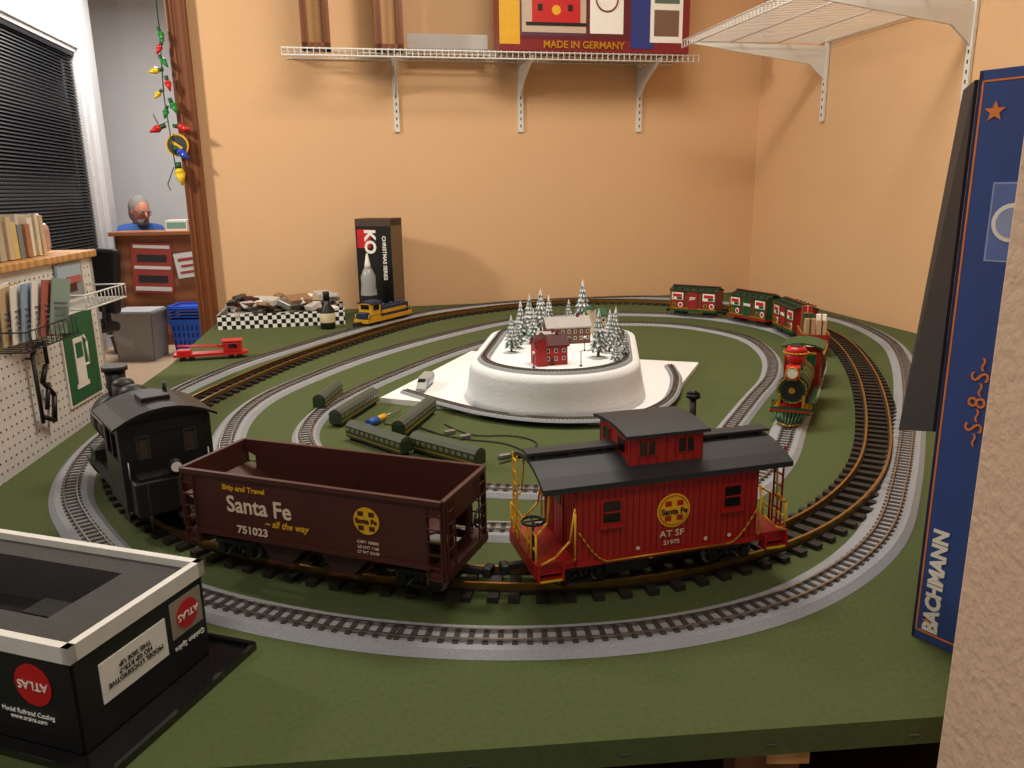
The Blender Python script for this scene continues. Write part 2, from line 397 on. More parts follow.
# ------------------------------------------------------------ hopper
b=B('hopper_car'); W=.152; L=.450; ZT=.186; ZB=.082; hx=L/2
for s in (-1,1):
    y=s*W/2
    pl=[(-hx,y,ZT),(hx,y,ZT),(hx,y,ZT-.018),(hx-.022,y,ZT-.028),(hx-.022,y,ZB),(-hx+.022,y,ZB),(-hx+.022,y,ZT-.028),(-hx,y,ZT-.018)]
    b.prism(pl,(0,-s*.003,0),brown)
    b.box((0,s*(W/2+.001),ZT-.003),(L,.007,.007),brown); b.box((0,s*(W/2+.001),ZB+.003),(L-.04,.006,.007),brown)
    for x in (-.20,-.1,0,.1,.20): 
        for k in range(11): b.box((x,s*(W/2+.0004),ZB+.012+k*.0085),(.0016,.0016,.0016),brown)
for sx in (-1,1):
    b.box((sx*hx,0,ZT-.003),(.007,W,.007),brown)
    b.prism([(sx*hx,-W/2,ZT),(sx*hx,W/2,ZT),(sx*hx,W/2,ZT-.04),(sx*hx,-W/2,ZT-.04)],(-sx*.003,0,0),brown)
    b.prism([(sx*hx,-W/2,ZT-.04),(sx*hx,W/2,ZT-.04),(sx*.10,W/2-.003,ZB+.004),(sx*.10,-W/2+.003,ZB+.004)],(0,0,-.003),brown)
    for y in (-W/2+.003,W/2-.003): b.b2((sx*hx-.004,y-.003,.066),(sx*hx+.003,y+.003,ZT),brown)
    for y in (-.03,.03): b.b2((sx*hx-.012,y-.003,.066),(sx*hx-.006,y+.003,ZT-.03),brown)
    b.box((sx*(hx-.01),0,.071),(.03,W,.014),brown)
    ladder(b,sx*(hx+.004),-.068,-.044,.062,ZT-.01,6,brown,'y'); ladder(b,sx*(hx+.004),.044,.068,.062,ZT-.01,6,brown,'y')
    for s in (-1,1): ladder(b,s*(W/2+.004),sx*(hx-.024),sx*(hx-.001),.058,ZT-.012,6,brown,'x')
    b.cyl((sx*(hx+.006),.02,.12),(sx*(hx+.012),.02,.12),.004,black); b.torus((sx*(hx+.013),.02,.125),.014,.002,black,'X',14)
    coupler(b,sx*(hx-.002),sx,black,.050); truck(b,sx*.165,black)
b.b2((-.10,-W/2+.003,ZB),(.10,W/2-.003,ZB+.005),brown2)
b.prism([(-.012,-W/2+.003,ZB+.003),(.012,-W/2+.003,ZB+.003),(0,-W/2+.003,ZB+.05)],(0,W-.006,0),brown)
b.b2((-.22,-.012,.060),(.22,.012,.076),brown)
for c in (-.055,.055):
    for s in (-1,1):
        y0=s*.012; y1=s*.068
        b.prism([(c-.05,y0,ZB+.002),(c+.05,y0,ZB+.002),(c+.018,y0,.048),(c-.018,y0,.048)],(0,y1-y0,0),brown2)
        b.box((c,s*.045,.046),(.05,.05,.004),brown)
for s in (-1,1): b.box((0,s*.058,.076),(L-.03,.008,.010),brown)
hop=b.done((-.283,1.147,TT),math.radians(-20.4))
yf=-(W/2+.0012)
text('Santa Fe',.037,cream,hop,(-.083,yf,.136),bold=.0006,sx=.95)
text('Ship and Travel',.0115,yellow,hop,(-.108,yf,.1635),bold=.0003,sx=1.1)
text('~ all the way',.0150,yellow,hop,(-.035,yf,.113),bold=.0003,shear=.3)
text('751023',.0175,cream,hop,(-.098,yf,.096),bold=.0004,sx=1.1)
for i,t in enumerate(['CAPY 100000','LD LMT 1168','LT WT 52100']): text(t,.0062,cream,hop,(.105,yf,.108-i*.008))
lb=B('herald')
lb.disc((.105,yf-.0002,.142),.021,(0,-1,0),yellow)
for dx in (-1,1):
    for dz in (-1,1): lb.box((.105+dx*.009,yf-.0014,.142+dz*.0110),(.009,.0006,.007),brown)
lb.done(parent=hop)
text('Santa Fe',.0105,brown2,hop,(.105,yf-.0022,.142),bold=.0003)

# ------------------------------------------------------------ black steam engine (forward = +x)
b=B('steam_locomotive')
lb_=M('loco_black',(27,25,24),.5,.1)
b.b2((-.20,-.055,.046),(.21,.055,.060),lb_)
for x in (-.075,0,.075):
    for y in (-.029,.029): wheel(b,x,y,.026,lb_,dark,.010)
for s in (-1,1):
    b.box((0,s*.040,RT+.022),(.165,.003,.007),steel); b.box((.085,s*.046,RT+.030),(.10,.003,.005),steel)
    b.cyl((.13,s*.052,.050),(.185,s*.052,.050),.020,lb_,seg=16); b.box((.158,s*.052,.075),(.05,.028,.018),lb_)
    b.b2((-.20,s*.060,.058),(.19,s*.074,.063),lb_)
    b.box((-.17,s*.066,.036),(.03,.014,.004),lb_); b.box((-.17,s*.074,.048),(.03,.002,.03),lb_)
BZ=.135
b.cyl((-.07,0,BZ),(.155,0,BZ),.052,lb_,seg=28); b.cyl((.150,0,BZ),(.205,0,BZ),.054,lb_,seg=28)
b.cyl((.205,0,BZ),(.211,0,BZ),.040,lb_,seg=28); b.cyl((.211,0,BZ),(.215,0,BZ),.014,steel,seg=12)
for x in (-.03,.04,.10,.148): b.cyl((x-.002,0,BZ),(x+.002,0,BZ),.0535,dark,seg=28)
b.cyl((.172,0,.18),(.172,0,.240),.017,lb_,r2=.021,seg=20); b.cyl((.172,0,.240),(.172,0,.250),.026,lb_,seg=20)
for x,r in ((.105,.022),(.02,.026)):
    b.cyl((x,0,.17),(x,0,.222),r,lb_,seg=20); b.sph((x,0,.222),r,lb_,(1,1,.6)); b.cyl((x,0,.19),(x,0,.194),r*1.15,lb_,seg=20)
b.cyl((-.03,.012,.18),(-.03,.012,.225),.005,brass); b.cyl((.065,0,.18),(.065,0,.215),.007,brass); b.sph((.065,0,.215),.011,brass,(1,1,.8))
b.cyl((.19,0,.198),(.217,0,.198),.014,lb_); b.disc((.217,0,.198),.012,(1,0,0),paper)
for s in (-1,1): b.cyl((-.06,s*.055,.155),(.19,s*.055,.155),.0015,steel,seg=6)
cx0,cx1=-.195,-.07; cw=.076; z0,z1=.058,.215
for s in (-1,1):
    y=s*cw
    b.box(((cx0+cx1)/2,y,(z0+.145)/2),(cx1-cx0,.004,.145-z0),lb_); b.box(((cx0+cx1)/2,y,(.195+z1)/2),(cx1-cx0,.004,z1-.195),lb_)
    for x,w in ((cx0+.010,.02),(cx1-.010,.02),((cx0+cx1)/2,.006)): b.box((x,y,.170),(w,.004,.054),lb_)
    b.box((cx0-.001,s*.074,.14),(.004,.008,.14),lb_)
    b.cyl((cx0-.006,s*.068,.08),(cx0-.006,s*.068,.15),.0016,steel,seg=6)
cwn=M('cab_window',(74,66,56),.15)
for x in (cx0,cx1):
    b.box((x,0,(z0+.148)/2),(.004,cw*2,.148-z0),lb_); b.box((x,0,(.192+z1)/2),(.004,cw*2,z1-.192),lb_)
    for y,w in ((-.062,.028),(0,.064),(.062,.028)): b.box((x,y,.17),(.004,w,.048),lb_)
    for y in (-.040,.040):
        for dz in (-.020,.020): b.box((x-.001,y,.17+dz),(.006,.022,.003),dark)
        for dy in (-.010,.010): b.box((x-.001,y+dy,.17),(.006,.003,.040),dark)
    b.box((x,0,.17),(.001,.12,.044),cwn)
b.b2((cx0-.045,-.070,.058),(cx0,.070,.120),lb_,bevel=.003)
b.box((cx0-.022,0,.123),(.036,.12,.006),M('coal',(16,16,16),.9,bump=1,bscale=300))
for y in (-.05,0,.05): b.box((cx0-.046,y,.09),(.002,.003,.05),dark)
b.cyl((cx0-.047,0,.138),(cx0-.03,0,.138),.012,lb_); b.disc((cx0-.047,0,.138),.009,(-1,0,0),paper)
pr=[]
for k in range(9):
    t=-1+2*k/8; pr.append((cx0-.018,t*.088,z1+.026-(t*t)*.026))
b.prism(pr+[(p[0],p[1],p[2]-.005) for p in pr[::-1]],(.165,0,0),lb_)
b.box((-.13,0,z1+.028),(.05,.05,.010),lb_,bevel=.002); b.cyl((-.10,-.03,z1+.02),(-.10,-.03,z1+.045),.004,lb_)
for x in (cx0+.002,cx1-.002):
    b.prism([(x,-cw,z1-.001),(x,cw,z1-.001),(x,.04,z1+.019),(x,0,z1+.022),(x,-.04,z1+.019)],(.002,0,0),lb_)
b.b2((.205,-.06,.04),(.214,.06,.062),lb_)
for k in range(7): b.cyl((.214,-.045+k*.015,.055),(.245-abs(k-3)*.006,-.03+k*.010,.024),.0022,lb_,seg=6)
coupler(b,-.238,-1,lb_,.050)
for y in (-.05,.05): b.cyl((-.24,y,.06),(-.24,y,.03),.002,lb_,seg=6)
b.done((-.738,1.482,TT),math.radians(128))

# ------------------------------------------------------------ generic placement on a loop
def on(q,pt,half):
    P=Vector(pt); i=min(range(len(q)),key=lambda k:(q[k]-P).length); n=len(q); h=int(half/.01)
    a=q[(i-h)%n]; c=q[(i+h)%n]; m=(a+c)/2; d=c-a; return m,math.atan2(d.y,d.x)

def boxcar(pt,body,trim,label,roof):
    b=B('boxcar'); L=.218; W=.092
    b.b2((-L/2,-W/2,.042),(L/2,W/2,.138),body); b.b2((-L/2-.004,-W/2-.003,.038),(L/2+.004,W/2+.003,.046),trim)
    pr=[(-L/2-.006,t*(W/2+.006),.152-abs(t)*.016) for t in (-1,-.5,0,.5,1)]
    b.prism(pr+[(p[0],p[1],p[2]-.004) for p in pr[::-1]],(L+.012,0,0),roof)
    b.b2((-L/2-.006,-.009,.152),(L/2+.006,.009,.156),brown)
    for k in range(6): b.box((-L/2+L*(k+.5)/6,0,.1445),(.003,W+.004,.004),roof)
    for s in (-1,1):
        b.box((0,s*(W/2+.001),.09),(.05,.003,.088),trim); b.box((0,s*(W/2+.003),.09),(.042,.002,.078),body)
        for x in (-L/2,-.04,.04,L/2): b.box((x,s*(W/2+.001),.09),(.004,.003,.092),trim)
        for x in (-.075,.075):
            b.box((x,s*(W/2+.001),.108),(.056,.002,.034),paper); b.box((x,s*(W/2+.002),.112),(.044,.002,.014),redb); b.box((x-.01,s*(W/2+.0025),.099),(.026,.002,.010),green)
            b.disc((x-.016,s*(W/2+.002),.068),.012,(0,s,0),paper); b.disc((x-.016,s*(W/2+.003),.068),.008,(0,s,0),redb)
            b.disc((x+.014,s*(W/2+.002),.068),.010,(0,s,0),gold); b.disc((x+.014,s*(W/2+.003),.068),.006,(0,s,0),green)
        b.box((0,s*(W/2+.002),.052),(L,.002,.006),gold)
        ladder(b,s*(W/2+.003),L/2-.016,L/2-.002,.045,.138,6,gold,'x',.0016)
    for sx in (-1,1): coupler(b,sx*(L/2-.008),sx,black,.035); truck(b,sx*.07,black,g=.03,r=.010,wb=.035,yw=.03)
    m,a=on(Bq,pt,.07); o=b.done((m.x,m.y,TT-.004),a)
    for s,r in ((-1,0),(1,math.pi)): text(label,.016,paper,o,(0,s*(W/2+.0042),.100),(R90,0,r),bold=.0008)
    return o
rdk=M('roof_dark_green',(24,52,34),.5); rrd=M('roof_dark_red',(96,30,28),.5)
boxcar((1.150,3.12),xred,green,'NOEL',rdk); boxcar((1.05,3.40),green,xred,'XMAS',rdk); boxcar((.865,3.64),xred,green,'JOY',rdk)
# gondola of gifts
b=B('gondola_car'); L=.18; W=.09
b.b2((-L/2,-W/2,.036),(L/2,W/2,.046),xred)
for s in (-1,1):
    b.b2((-L/2,s*W/2-.002,.04),(L/2,s*W/2+.002,.085),xred); b.b2((s*L/2-.002,-W/2,.04),(s*L/2+.002,W/2,.085),xred)
    b.b2((-L/2,s*W/2-.003,.083),(L/2,s*W/2+.003,.088),gold)
    coupler(b,s*(L/2-.006),s,black,.035); truck(b,s*.055,black,g=.03,r=.010,wb=.035,yw=.03)
gm=[M('gift_tan',(190,150,110),.6),paper,green,gold,xred,M('gift_olive',(140,130,90),.6)]
for k in range(12):
    x=-.07+.028*(k%6); y=-.02 if k<6 else .02; h=random.uniform(.07,.125)
    b.box((x,y,.046+h/2),(.025,.034,h),gm[k%6],rz=random.uniform(-.2,.2)); b.box((x,y,.046+h/2),(.026,.005,h+.002),gm[(k+2)%6])
m,a=on(Bq,(1.09,2.83),.07); b.done((m.x,m.y,TT-.004),a)
# tender
b=B('locomotive_tender'); L=.19; W=.088
b.b2((-L/2,-W/2,.040),(L/2,W/2,.048),black); b.b2((-L/2+.004,-W/2+.003,.048),(L/2-.02,W/2-.003,.108),green,bevel=.004)
b.b2((-L/2+.002,-W/2,.106),(L/2-.018,W/2,.111),gold)
for k in range(26): b.sph((random.uniform(-.07,.05),random.uniform(-.03,.03),.113),random.uniform(.007,.012),MATS['coal'],seg=6)
for k in range(8): b.box((-.07+.016*k,random.uniform(-.02,.02),.122),(.02,.02,.02),gm[k%6],rz=k)
for s in (-1,1):
    b.box((-.008,s*(W/2-.002),.077),(.14,.003,.040),xred); b.box((-.008,s*(W/2),.077),(.13,.002,.034),green)
    coupler(b,s*(L/2-.006),s,black,.035); truck(b,s*.055,redb,g=.03,r=.011,wb=.035,yw=.03)
m,a=on(Bq,(.930,2.385),.06); o=b.done((m.x,m.y,TT-.004),a+math.pi)
text('1225',.02,gold,o,(-.008,-(W/2+.0014),.077)); text('1225',.02,gold,o,(-.008,(W/2+.0014),.077),(R90,0,math.pi))
# christmas engine, forward +x
b=B('steam_locomotive')
b.b2((-.14,-.032,.040),(.13,.032,.050),redb)
for x in (-.045,.02):
    for y in (-.017,.017): wheel(b,x,y,.028,redb,gold,.007)
for x in (.075,.115):
    for y in (-.017,.017): wheel(b,x,y,.012,redb,gold,.006)
b.cyl((-.06,0,.095),(.10,0,.095),.032,green,seg=24); b.cyl((.10,0,.095),(.145,0,.095),.034,rdk,seg=24)
b.cyl((.145,0,.095),(.149,0,.095),.032,green,seg=24); b.cyl((.149,0,.095),(.152,0,.095),.024,black,seg=20); b.cyl((.152,0,.095),(.155,0,.095),.007,gold,seg=16); b.torus((.149,0,.095),.031,.0014,gold,'X',22)
for x in (-.03,.02,.07,.1): b.cyl((x-.002,0,.095),(x+.002,0,.095),.0335,gold,seg=24)
b.cyl((.118,0,.125),(.118,0,.150),.010,black); b.cyl((.118,0,.150),(.118,0,.180),.012,redb,r2=.027,seg=20); b.cyl((.118,0,.180),(.118,0,.194),.027,redb,r2=.018,seg=20)
b.torus((.118,0,.180),.027,.002,gold,'Z',20); b.cyl((.118,0,.194),(.118,0,.196),.014,black,seg=16)
b.box((.160,0,.141),(.026,.030,.030),redb,bevel=.003); b.disc((.174,0,.141),.011,(1,0,0),paper); b.torus((.174,0,.141),.013,.002,gold,'X',16); b.box((.150,0,.126),(.04,.02,.006),gold)
b.cyl((.06,0,.12),(.06,0,.145),.012,green); b.sph((.06,0,.147),.013,gold,(1,1,.8)); b.cyl((.01,0,.12),(.01,0,.15),.013,redb); b.sph((.01,0,.15),.014,gold,(1,1,.8))
b.cyl((-.03,0,.125),(-.03,0,.14),.004,gold); b.sph((-.03,0,.145),.009,gold)
for s in (-1,1):
    b.box((-.10,s*.040,.075),(.075,.004,.06),xred); b.box((-.10,s*.040,.153),(.075,.004,.014),xred)
    for x in (-.135,-.10,-.065): b.box((x,s*.040,.125),(.008,.004,.05),xred)
b.box((-.064,0,.075),(.004,.08,.06),xred); b.box((-.064,0,.153),(.004,.08,.014),xred)
for y in (-.036,0,.036): b.box((-.064,y,.125),(.004,.010,.05),xred)
pr=[(-.155,t*.05,.172-abs(t)**2*.012) for t in (-1,-.5,0,.5,1)]
b.prism(pr+[(p[0],p[1],p[2]-.004) for p in pr[::-1]],(.11,0,0),green)
for s in (-1,1):
    b.box((.09,s*.036,.050),(.045,.022,.024),green,bevel=.004); b.disc((.113,s*.036,.050),.008,(1,0,0),gold); b.box((-.01,s*.028,.048),(.12,.003,.006),steel); b.b2((-.14,s*.03,.056),(.11,s*.045,.060),green)
    b.box((.150,s*.026,.070),(.008,.006,.03),gold); b.cyl((.13,s*.03,.06),(.155,s*.035,.045),.002,gold,seg=6)
b.box((.15,0,.046),(.010,.088,.014),green); b.box((.1515,0,.046),(.009,.088,.004),redb)
for k in range(9):
    y=-.036+k*.009; b.cyl((.153,y,.044),(.195-abs(k-4)*.007,y*.6,.020),.0025,green,seg=6)
b.cyl((.195,0,.020),(.166,-.024,.020),.002,gold,seg=6); b.cyl((.195,0,.020),(.166,.024,.020),.002,gold,seg=6)
coupler(b,-.14,-1,black,.035)
m,a=on(Bq,(.768,2.045),.09); o=b.done((m.x,m.y,TT-.004),a+math.pi); o.scale=(1.08,1.12,1.08)

# ------------------------------------------------------------ foam base + hill
b=B('foam_board'); foam=M('foam_white',(232,233,235),.8,var=.02,bump=.2,bscale=300)
b.prism([(-.385,2.20,TT+.0005),(.35,1.90,TT+.0005),(.640,2.607,TT+.0005),(-.15,2.863,TT+.0005)],(0,0,.016),foam); b.done()
FB=TT+.017
def stadium(cx,cy,w,l,yaw,n=24):
    r=w/2; h=l/2-r; pts=[]
    for k in range(n+1):
        a=math.pi*k/n; pts.append((r*math.cos(a),h+r*math.sin(a)))
    for k in range(n+1):
        a=math.pi+math.pi*k/n; pts.append((r*math.cos(a),-h+r*math.sin(a)))
    c,s=math.cos(yaw),math.sin(yaw)
    return [(cx+x*c-y*s,cy+x*s+y*c) for x,y in pts]
HC=(.146,2.385); HY=math.radians(-7); HZ=FB+.108
b=B('snow_hill')
rings=[]
for off,z in ((.018,FB),(.010,FB+.02),(.004,FB+.06),(.001,FB+.09),(-.004,HZ),(-.04,HZ+.001)):
    st=stadium(HC[0],HC[1],.49+2*off,.85+2*off,HY)
    rings.append([b.bm.verts.new((x+random.uniform(-.001,.001),y+random.uniform(-.001,.001),z)) for x,y in st])
i=b.mi(snow)
for r,s in zip(rings[:-1],rings[1:]):
    for k in range(len(r)):
        f=b.bm.faces.new((r[k],r[(k+1)%len(r)],s[(k+1)%len(r)],s[k])); f.smooth=True; f.material_index=i
b.bm.faces.new(rings[-1]); b.bm.faces.new(rings[0][::-1]); b.done()
st=[Vector(p) for p in stadium(HC[0],HC[1],.41,.76,HY)]
Hq=loop(st,.01,8)
b=B('village_track_loop'); fr=frames(Hq)
sweep(b,fr,[(-.014,HZ+.008),(.014,HZ+.008),(.019,HZ+.001),(-.019,HZ+.001)],grey); ties(b,fr,1,.017,.005,HZ+.007,HZ+.009,tieg); rails(b,fr,.011,HZ+.009,HZ+.012,.0015,railn); b.done()
b=B('model_track_curve')
q=loop([(-.32,2.26),(-.2,2.13),(-.05,2.00),(.12,1.935),(.3,1.96),(.43,2.10),(.51,2.35),(.53,2.55)],.01,10,False); fr=frames(q,False)
sweep(b,fr,[(-.014,FB+.006),(.014,FB+.006),(.019,FB),(-.019,FB)],grey,False); ties(b,fr,1,.017,.005,FB+.005,FB+.007,tieg); rails(b,fr,.011,FB+.007,FB+.010,.0015,railn,False); b.done()

treeg=M('tree_green',(74,96,86),.9); snowt=M('tree_snow',(228,234,238),.9)
def tree(x,y,h):
    h*=.9
    b=B('snowy_pine_tree'); b.cyl((0,0,0),(0,0,h*.2),h*.03,M('bark',(70,48,36),.9),seg=6)
    b.cyl((0,0,0),(0,0,.003),h*.14,snowt,seg=10)
    n=8
    for k in range(n):
        t=k/n; z=h*(.14+.80*t); r=h*.24*(1-t)+h*.025; hh=h*.20
        for off,m,rr in ((0,treeg,1.0),(hh*.14,snowt,.90)):
            seg=14; top=b.bm.verts.new((0,0,z+hh+off)); ring=[]
            ph=random.random()*6
            for j in range(seg):
                a=2*math.pi*j/seg+ph; q=r*rr*(1.0 if j%2 else .66)*random.uniform(.85,1.1); ring.append(b.bm.verts.new((q*math.cos(a),q*math.sin(a),z+off-(0 if j%2 else -h*.03))))
            cen=b.bm.verts.new((0,0,z+off+hh*.25))
            for j in range(seg):
                for tri in ((ring[j],ring[(j+1)%seg],top),(ring[(j+1)%seg],ring[j],cen)):
                    f=b.bm.faces.new(tri); f.material_index=b.mi(m)
    b.done((x,y,HZ+.001),random.random()*6)
for x,y,h in [(.03,2.47,.14),(.06,2.55,.15),(.10,2.61,.16),(.07,2.42,.12),(.02,2.35,.10),(.13,2.66,.13),(.0,2.29,.12),
              (.25,2.20,.15),(.29,2.27,.12),(.29,2.12,.08),(.32,2.36,.13),(.25,2.70,.18),(.20,2.68,.11),(.32,2.50,.10),(.33,2.22,.08)]:
    tree(x,y,h)
brick=M('brick_red',(120,44,38),.8,var=.25,scale=200); cream2=M('house_cream',(205,190,160),.7); roofs=M('roof_snowy',(178,174,172),.8)
def house(name,x,y,w,d,h,rz,body,roof,tower=False,chim=True):
    b=B(name); b.b2((-w/2,-d/2,0),(w/2,d/2,h),body)
    for s in (-1,1):
        b.prism([(-w/2-.004,s*(d/2+.005),h-.002),(w/2+.004,s*(d/2+.005),h-.002),(w/2+.004,0,h+d*.45),(-w/2-.004,0,h+d*.45)],(0,0,.004),roof)
        b.prism([(s*w/2,-d/2,h),(s*w/2,d/2,h),(s*w/2,0,h+d*.43)],(-s*.003,0,0),body)
    nx=max(2,int(w/.02))
    for s in (-1,1):
        for k in range(nx):
            xx=-w/2+w*(k+.5)/nx
            for z in ((h*.35,h*.75) if h>.035 else (h*.55,)):
                b.box((xx,s*(d/2+.0006),z),(.009,.0015,.011),paper); b.box((xx,s*(d/2+.0012),z),(.006,.0015,.008),glassd)
        b.box((s*(w/2+.0006),0,h*.6),(.0015,.009,.011),paper); b.box((s*(w/2+.0012),0,h*.6),(.0015,.006,.008),glassd)
    b.box((0,-d/2-.001,.009),(.009,.003,.018),M('door_brown',(80,50,30),.6))
    if chim: b.box((w*.25,0,h+d*.45),(.008,.008,.024),brick)
    if tower:
        b.b2((-w/2+.002,-d/2-.008,0),(-w/2+.028,-d/2+.018,h+.022),body)
        cx,cy=-w/2+.015,-d/2+.005
        b.cyl((cx,cy,h+.022),(cx,cy,h+.040),.019,roof,r2=.002,seg=4,smooth=False)
    b.done((x,y,HZ+.001),rz)
hred=M('house_red',(170,36,36),.6)
house('village_house',.105,2.135,.09,.055,.054,.25,hred,M('roof_dark_rd',(80,34,34),.7),True)
house('village_house',.175,2.44,.14,.06,.052,.2,M('house_brown',(120,80,60),.8),roofs)
house('village_church',.28,2.60,.07,.045,.060,.3,cream2,green,True,False)
house('village_house',.11,2.31,.06,.045,.035,-.3,cream2,roofs)
for x,y in ((.06,2.08),(.19,2.09),(.22,2.30)):
    b=B('lamp_post'); b.cyl((0,0,0),(0,0,.04),.0012,black,seg=6); b.sph((0,0,.042),.004,paper,seg=8); b.cyl((0,0,0),(0,0,.003),.004,black,seg=8); b.done((x,y,HZ+.001))

# ------------------------------------------------------------ small coaches, tools, wires
def coach(a,c):
    a=Vector(a);c=Vector(c);d=c-a;L=d.length*.97
    b=B('passenger_coach'); W=.036
    b.b2((-L/2,-W/2,.010),(L/2,W/2,.038),dgreen)
    pr=[(-L/2,W/2*t,.050-.012*t*t) for t in (-1,-.6,0,.6,1)]
    b.prism(pr+[(-L/2,W/2,.037),(-L/2,-W/2,.037)],(L,0,0),M('coach_roof',(72,78,66),.6))
    n=int(L/.018)
    for s in (-1,1):
        for k in range(n): b.box((-L/2+L*(k+.5)/n,s*(W/2+.0004),.030),(.011,.001,.008),M('window_tan',(120,116,90),.3))
        b.box((0,s*(W/2+.0004),.017),(L,.001,.002),gold)
    for sx in (-1,1):
        b.box((sx*(L/2-.02),0,.006),(.026,.024,.008),black)
        for dx in (-.008,.008):
            b.cyl((sx*(L/2-.02)+dx,-.013,.0045),(sx*(L/2-.02)+dx,.013,.0045),.0045,black,seg=10)
    m=(a+c)/2; b.done((m.x,m.y,TT),math.atan2(d.y,d.x))
coach((-.545,2.12),(-.53,2.29)); coach((-.465,1.957),(-.405,2.20)); coach((-.285,1.85),(-.227,2.09)); coach((-.405,1.87),(-.245,1.72)); coach((-.235,1.765),(-.07,1.63))
b=B('screwdriver'); b.cyl((0,0,.012),(.035,0,.012),.009,yellow,seg=8); b.cyl((.035,0,.012),(.075,0,.012),.011,M('tool_blue',(30,80,170),.35),seg=8); b.cyl((-.075,0,.009),(0,0,.012),.003,steel,seg=8)
b.done((-.345,2.02,TT),math.radians(245))
b=B('bullet_train'); silver=M('silver_paint',(175,178,180),.35,.3)
b.b2((-.05,-.017,.006),(.03,.017,.036),silver,bevel=.005)
b.prism([(.028,-.016,.006),(.085,-.012,.006),(.086,-.01,.012),(.06,-.012,.026),(.028,-.015,.035)],(0,.028,0),silver)
b.box((.052,0,.029),(.016,.022,.004),glassd,ry=.4)
for s in (-1,1): b.box((-.01,s*.0172,.024),(.07,.001,.007),glassd)
for x in (-.03,.03): b.box((x,0,.005),(.02,.024,.009),black)
b.done((-.265,2.33,FB),math.radians(-97))
b=B('wire_bundle')
for pts in ([(-.3,2.02),(-.2,1.90),(-.12,1.84),(-.02,1.80),(.03,1.72),(-.03,1.66)],[(-.18,1.97),(-.1,1.87),(0,1.86),(.06,1.8),(.02,1.7)],[(-.34,1.98),(-.25,1.94),(-.18,1.88)]):
    q=loop(pts,.01,4,False); b.tube([(p.x,p.y,TT+.003) for p in q],.0018,black,5)
for x,y in ((-.16,1.89),(-.12,1.85),(-.02,1.7)): b.box((x,y,TT+.006),(.03,.014,.010),steel,rz=.5,bevel=.002)
b.done()

# ------------------------------------------------------------ back-left clutter
b=B('product_box'); bb=M('box_black',(20,20,22),.35)
b.b2((-.094,-.07,0),(.094,.07,.47),bb); b.b2((.094,-.0705,.001),(.0952,.0705,.469),M('box_tan',(110,88,66),.5)); b.b2((-.0945,-.0705,.435),(.0952,.0705,.4712),M('box_brown_top',(70,52,42),.5))
b.b2((-.085,-.0715,.33),(-.015,-.07,.42),redb)
o=b.done((-.655,3.97,TT),math.radians(-14))
text('CHRISTMAS SERIES',.026,paper,o,(.055,-.0715,.28),(R90,R90,0),bold=.0006); text('KO',.08,paper,o,(-.02,-.0725,.36),(R90,R90,0),bold=.003)
b=B('glue_bottle')
b.lathe([(.0,0),(.036,.003),(.04,.01),(.04,.12),(.034,.16),(.036,.20),(.022,.235),(.012,.245)],(0,0,0),M('bottle_grey',(150,152,156),.3)); b.lathe([(.016,.24),(.014,.26),(.004,.31),(.002,.312)],(0,0,0),white)
b.lathe([(.0402,.03),(.0405,.031),(.0405,.11),(.0402,.112)],(0,0,0),black); b.done((-.69,3.80,TT))
b=B('small_bottle'); b.lathe([(.0,0),(.032,.002),(.034,.01),(.034,.085),(.014,.11),(.012,.135)],(0,0,0),bb); b.lathe([(.015,.13),(.015,.165),(.012,.168)],(0,0,0),black,14)
b.lathe([(.0343,.03),(.0346,.031),(.0346,.07),(.0343,.072)],(0,0,0),M('label_cream',(220,205,170),.6)); b.done((-.83,3.50,TT))
chk=MC('checker',(12,12,12),(235,235,230),50)
b=B('parts_tray'); w,d,h=.56,.30,.065
b.b2((-w/2,-d/2,0),(w/2,d/2,.006),bb)
for s in (-1,1): b.b2((-w/2,s*d/2-.004,0),(w/2,s*d/2+.004,h),chk); b.b2((s*w/2-.004,-d/2,0),(s*w/2+.004,d/2,h),chk)
pm=[M('clear_bag',(196,192,188),.2),bb,MATS['clear_bag'],brown,paper,MATS['clear_bag'],M('card_tan',(150,115,84),.7),steel]
for k in range(64):
    b.box((random.uniform(-.23,.23),random.uniform(-.11,.11),random.uniform(.03,.120)),(random.uniform(.04,.11),random.uniform(.03,.08),random.uniform(.01,.03)),pm[k%8],rz=random.uniform(0,3),rx=random.uniform(-.5,.5),bevel=.004)
b.done((-1.085,3.71,TT),YW)
b=B('diesel_locomotive'); dy=M('diesel_yellow',(205,155,40),.4); db=M('diesel_blue',(30,44,74),.4)
b.b2((-.15,-.034,.030),(.15,.034,.044),dy); b.b2((-.06,-.022,.04),(.14,.022,.082),db,bevel=.003); b.b2((-.145,-.022,.04),(-.115,.022,.07),db,bevel=.003)
b.b2((-.12,-.032,.04),(-.06,.032,.105),dy,bevel=.002); pr=[(-.125,.036*t,.113-.008*t*t) for t in (-1,-.5,0,.5,1)]
b.prism(pr+[(p[0],p[1],p[2]-.004) for p in pr[::-1]],(.07,0,0),db)
for s in (-1,1):
    b.box((-.09,s*.0325,.088),(.034,.002,.02),glassd); b.box((s*.030-.09,0,.09),(.002,.04,.018),glassd)
    b.tube([(-.14,s*.033,.04),(-.14,s*.033,.062),(.145,s*.033,.062),(.145,s*.033,.04)],.0015,dy)
    b.box((.04,s*.0225,.062),(.16,.001,.014),dy)
    coupler(b,s*.15,s,black,.032); truck(b,s*.09,black,g=.026,r=.009,wb=.04,yw=.026)
for x in (0,.05,.1): b.cyl((x,0,.08),(x,0,.09),.008,db)
m,a=on(Aq,(-.585,3.63),.1); o=b.done((m.x,m.y,TT-.010),a+math.pi); o.scale=(1.15,1.15,1.15)
b=B('crane_car'); 
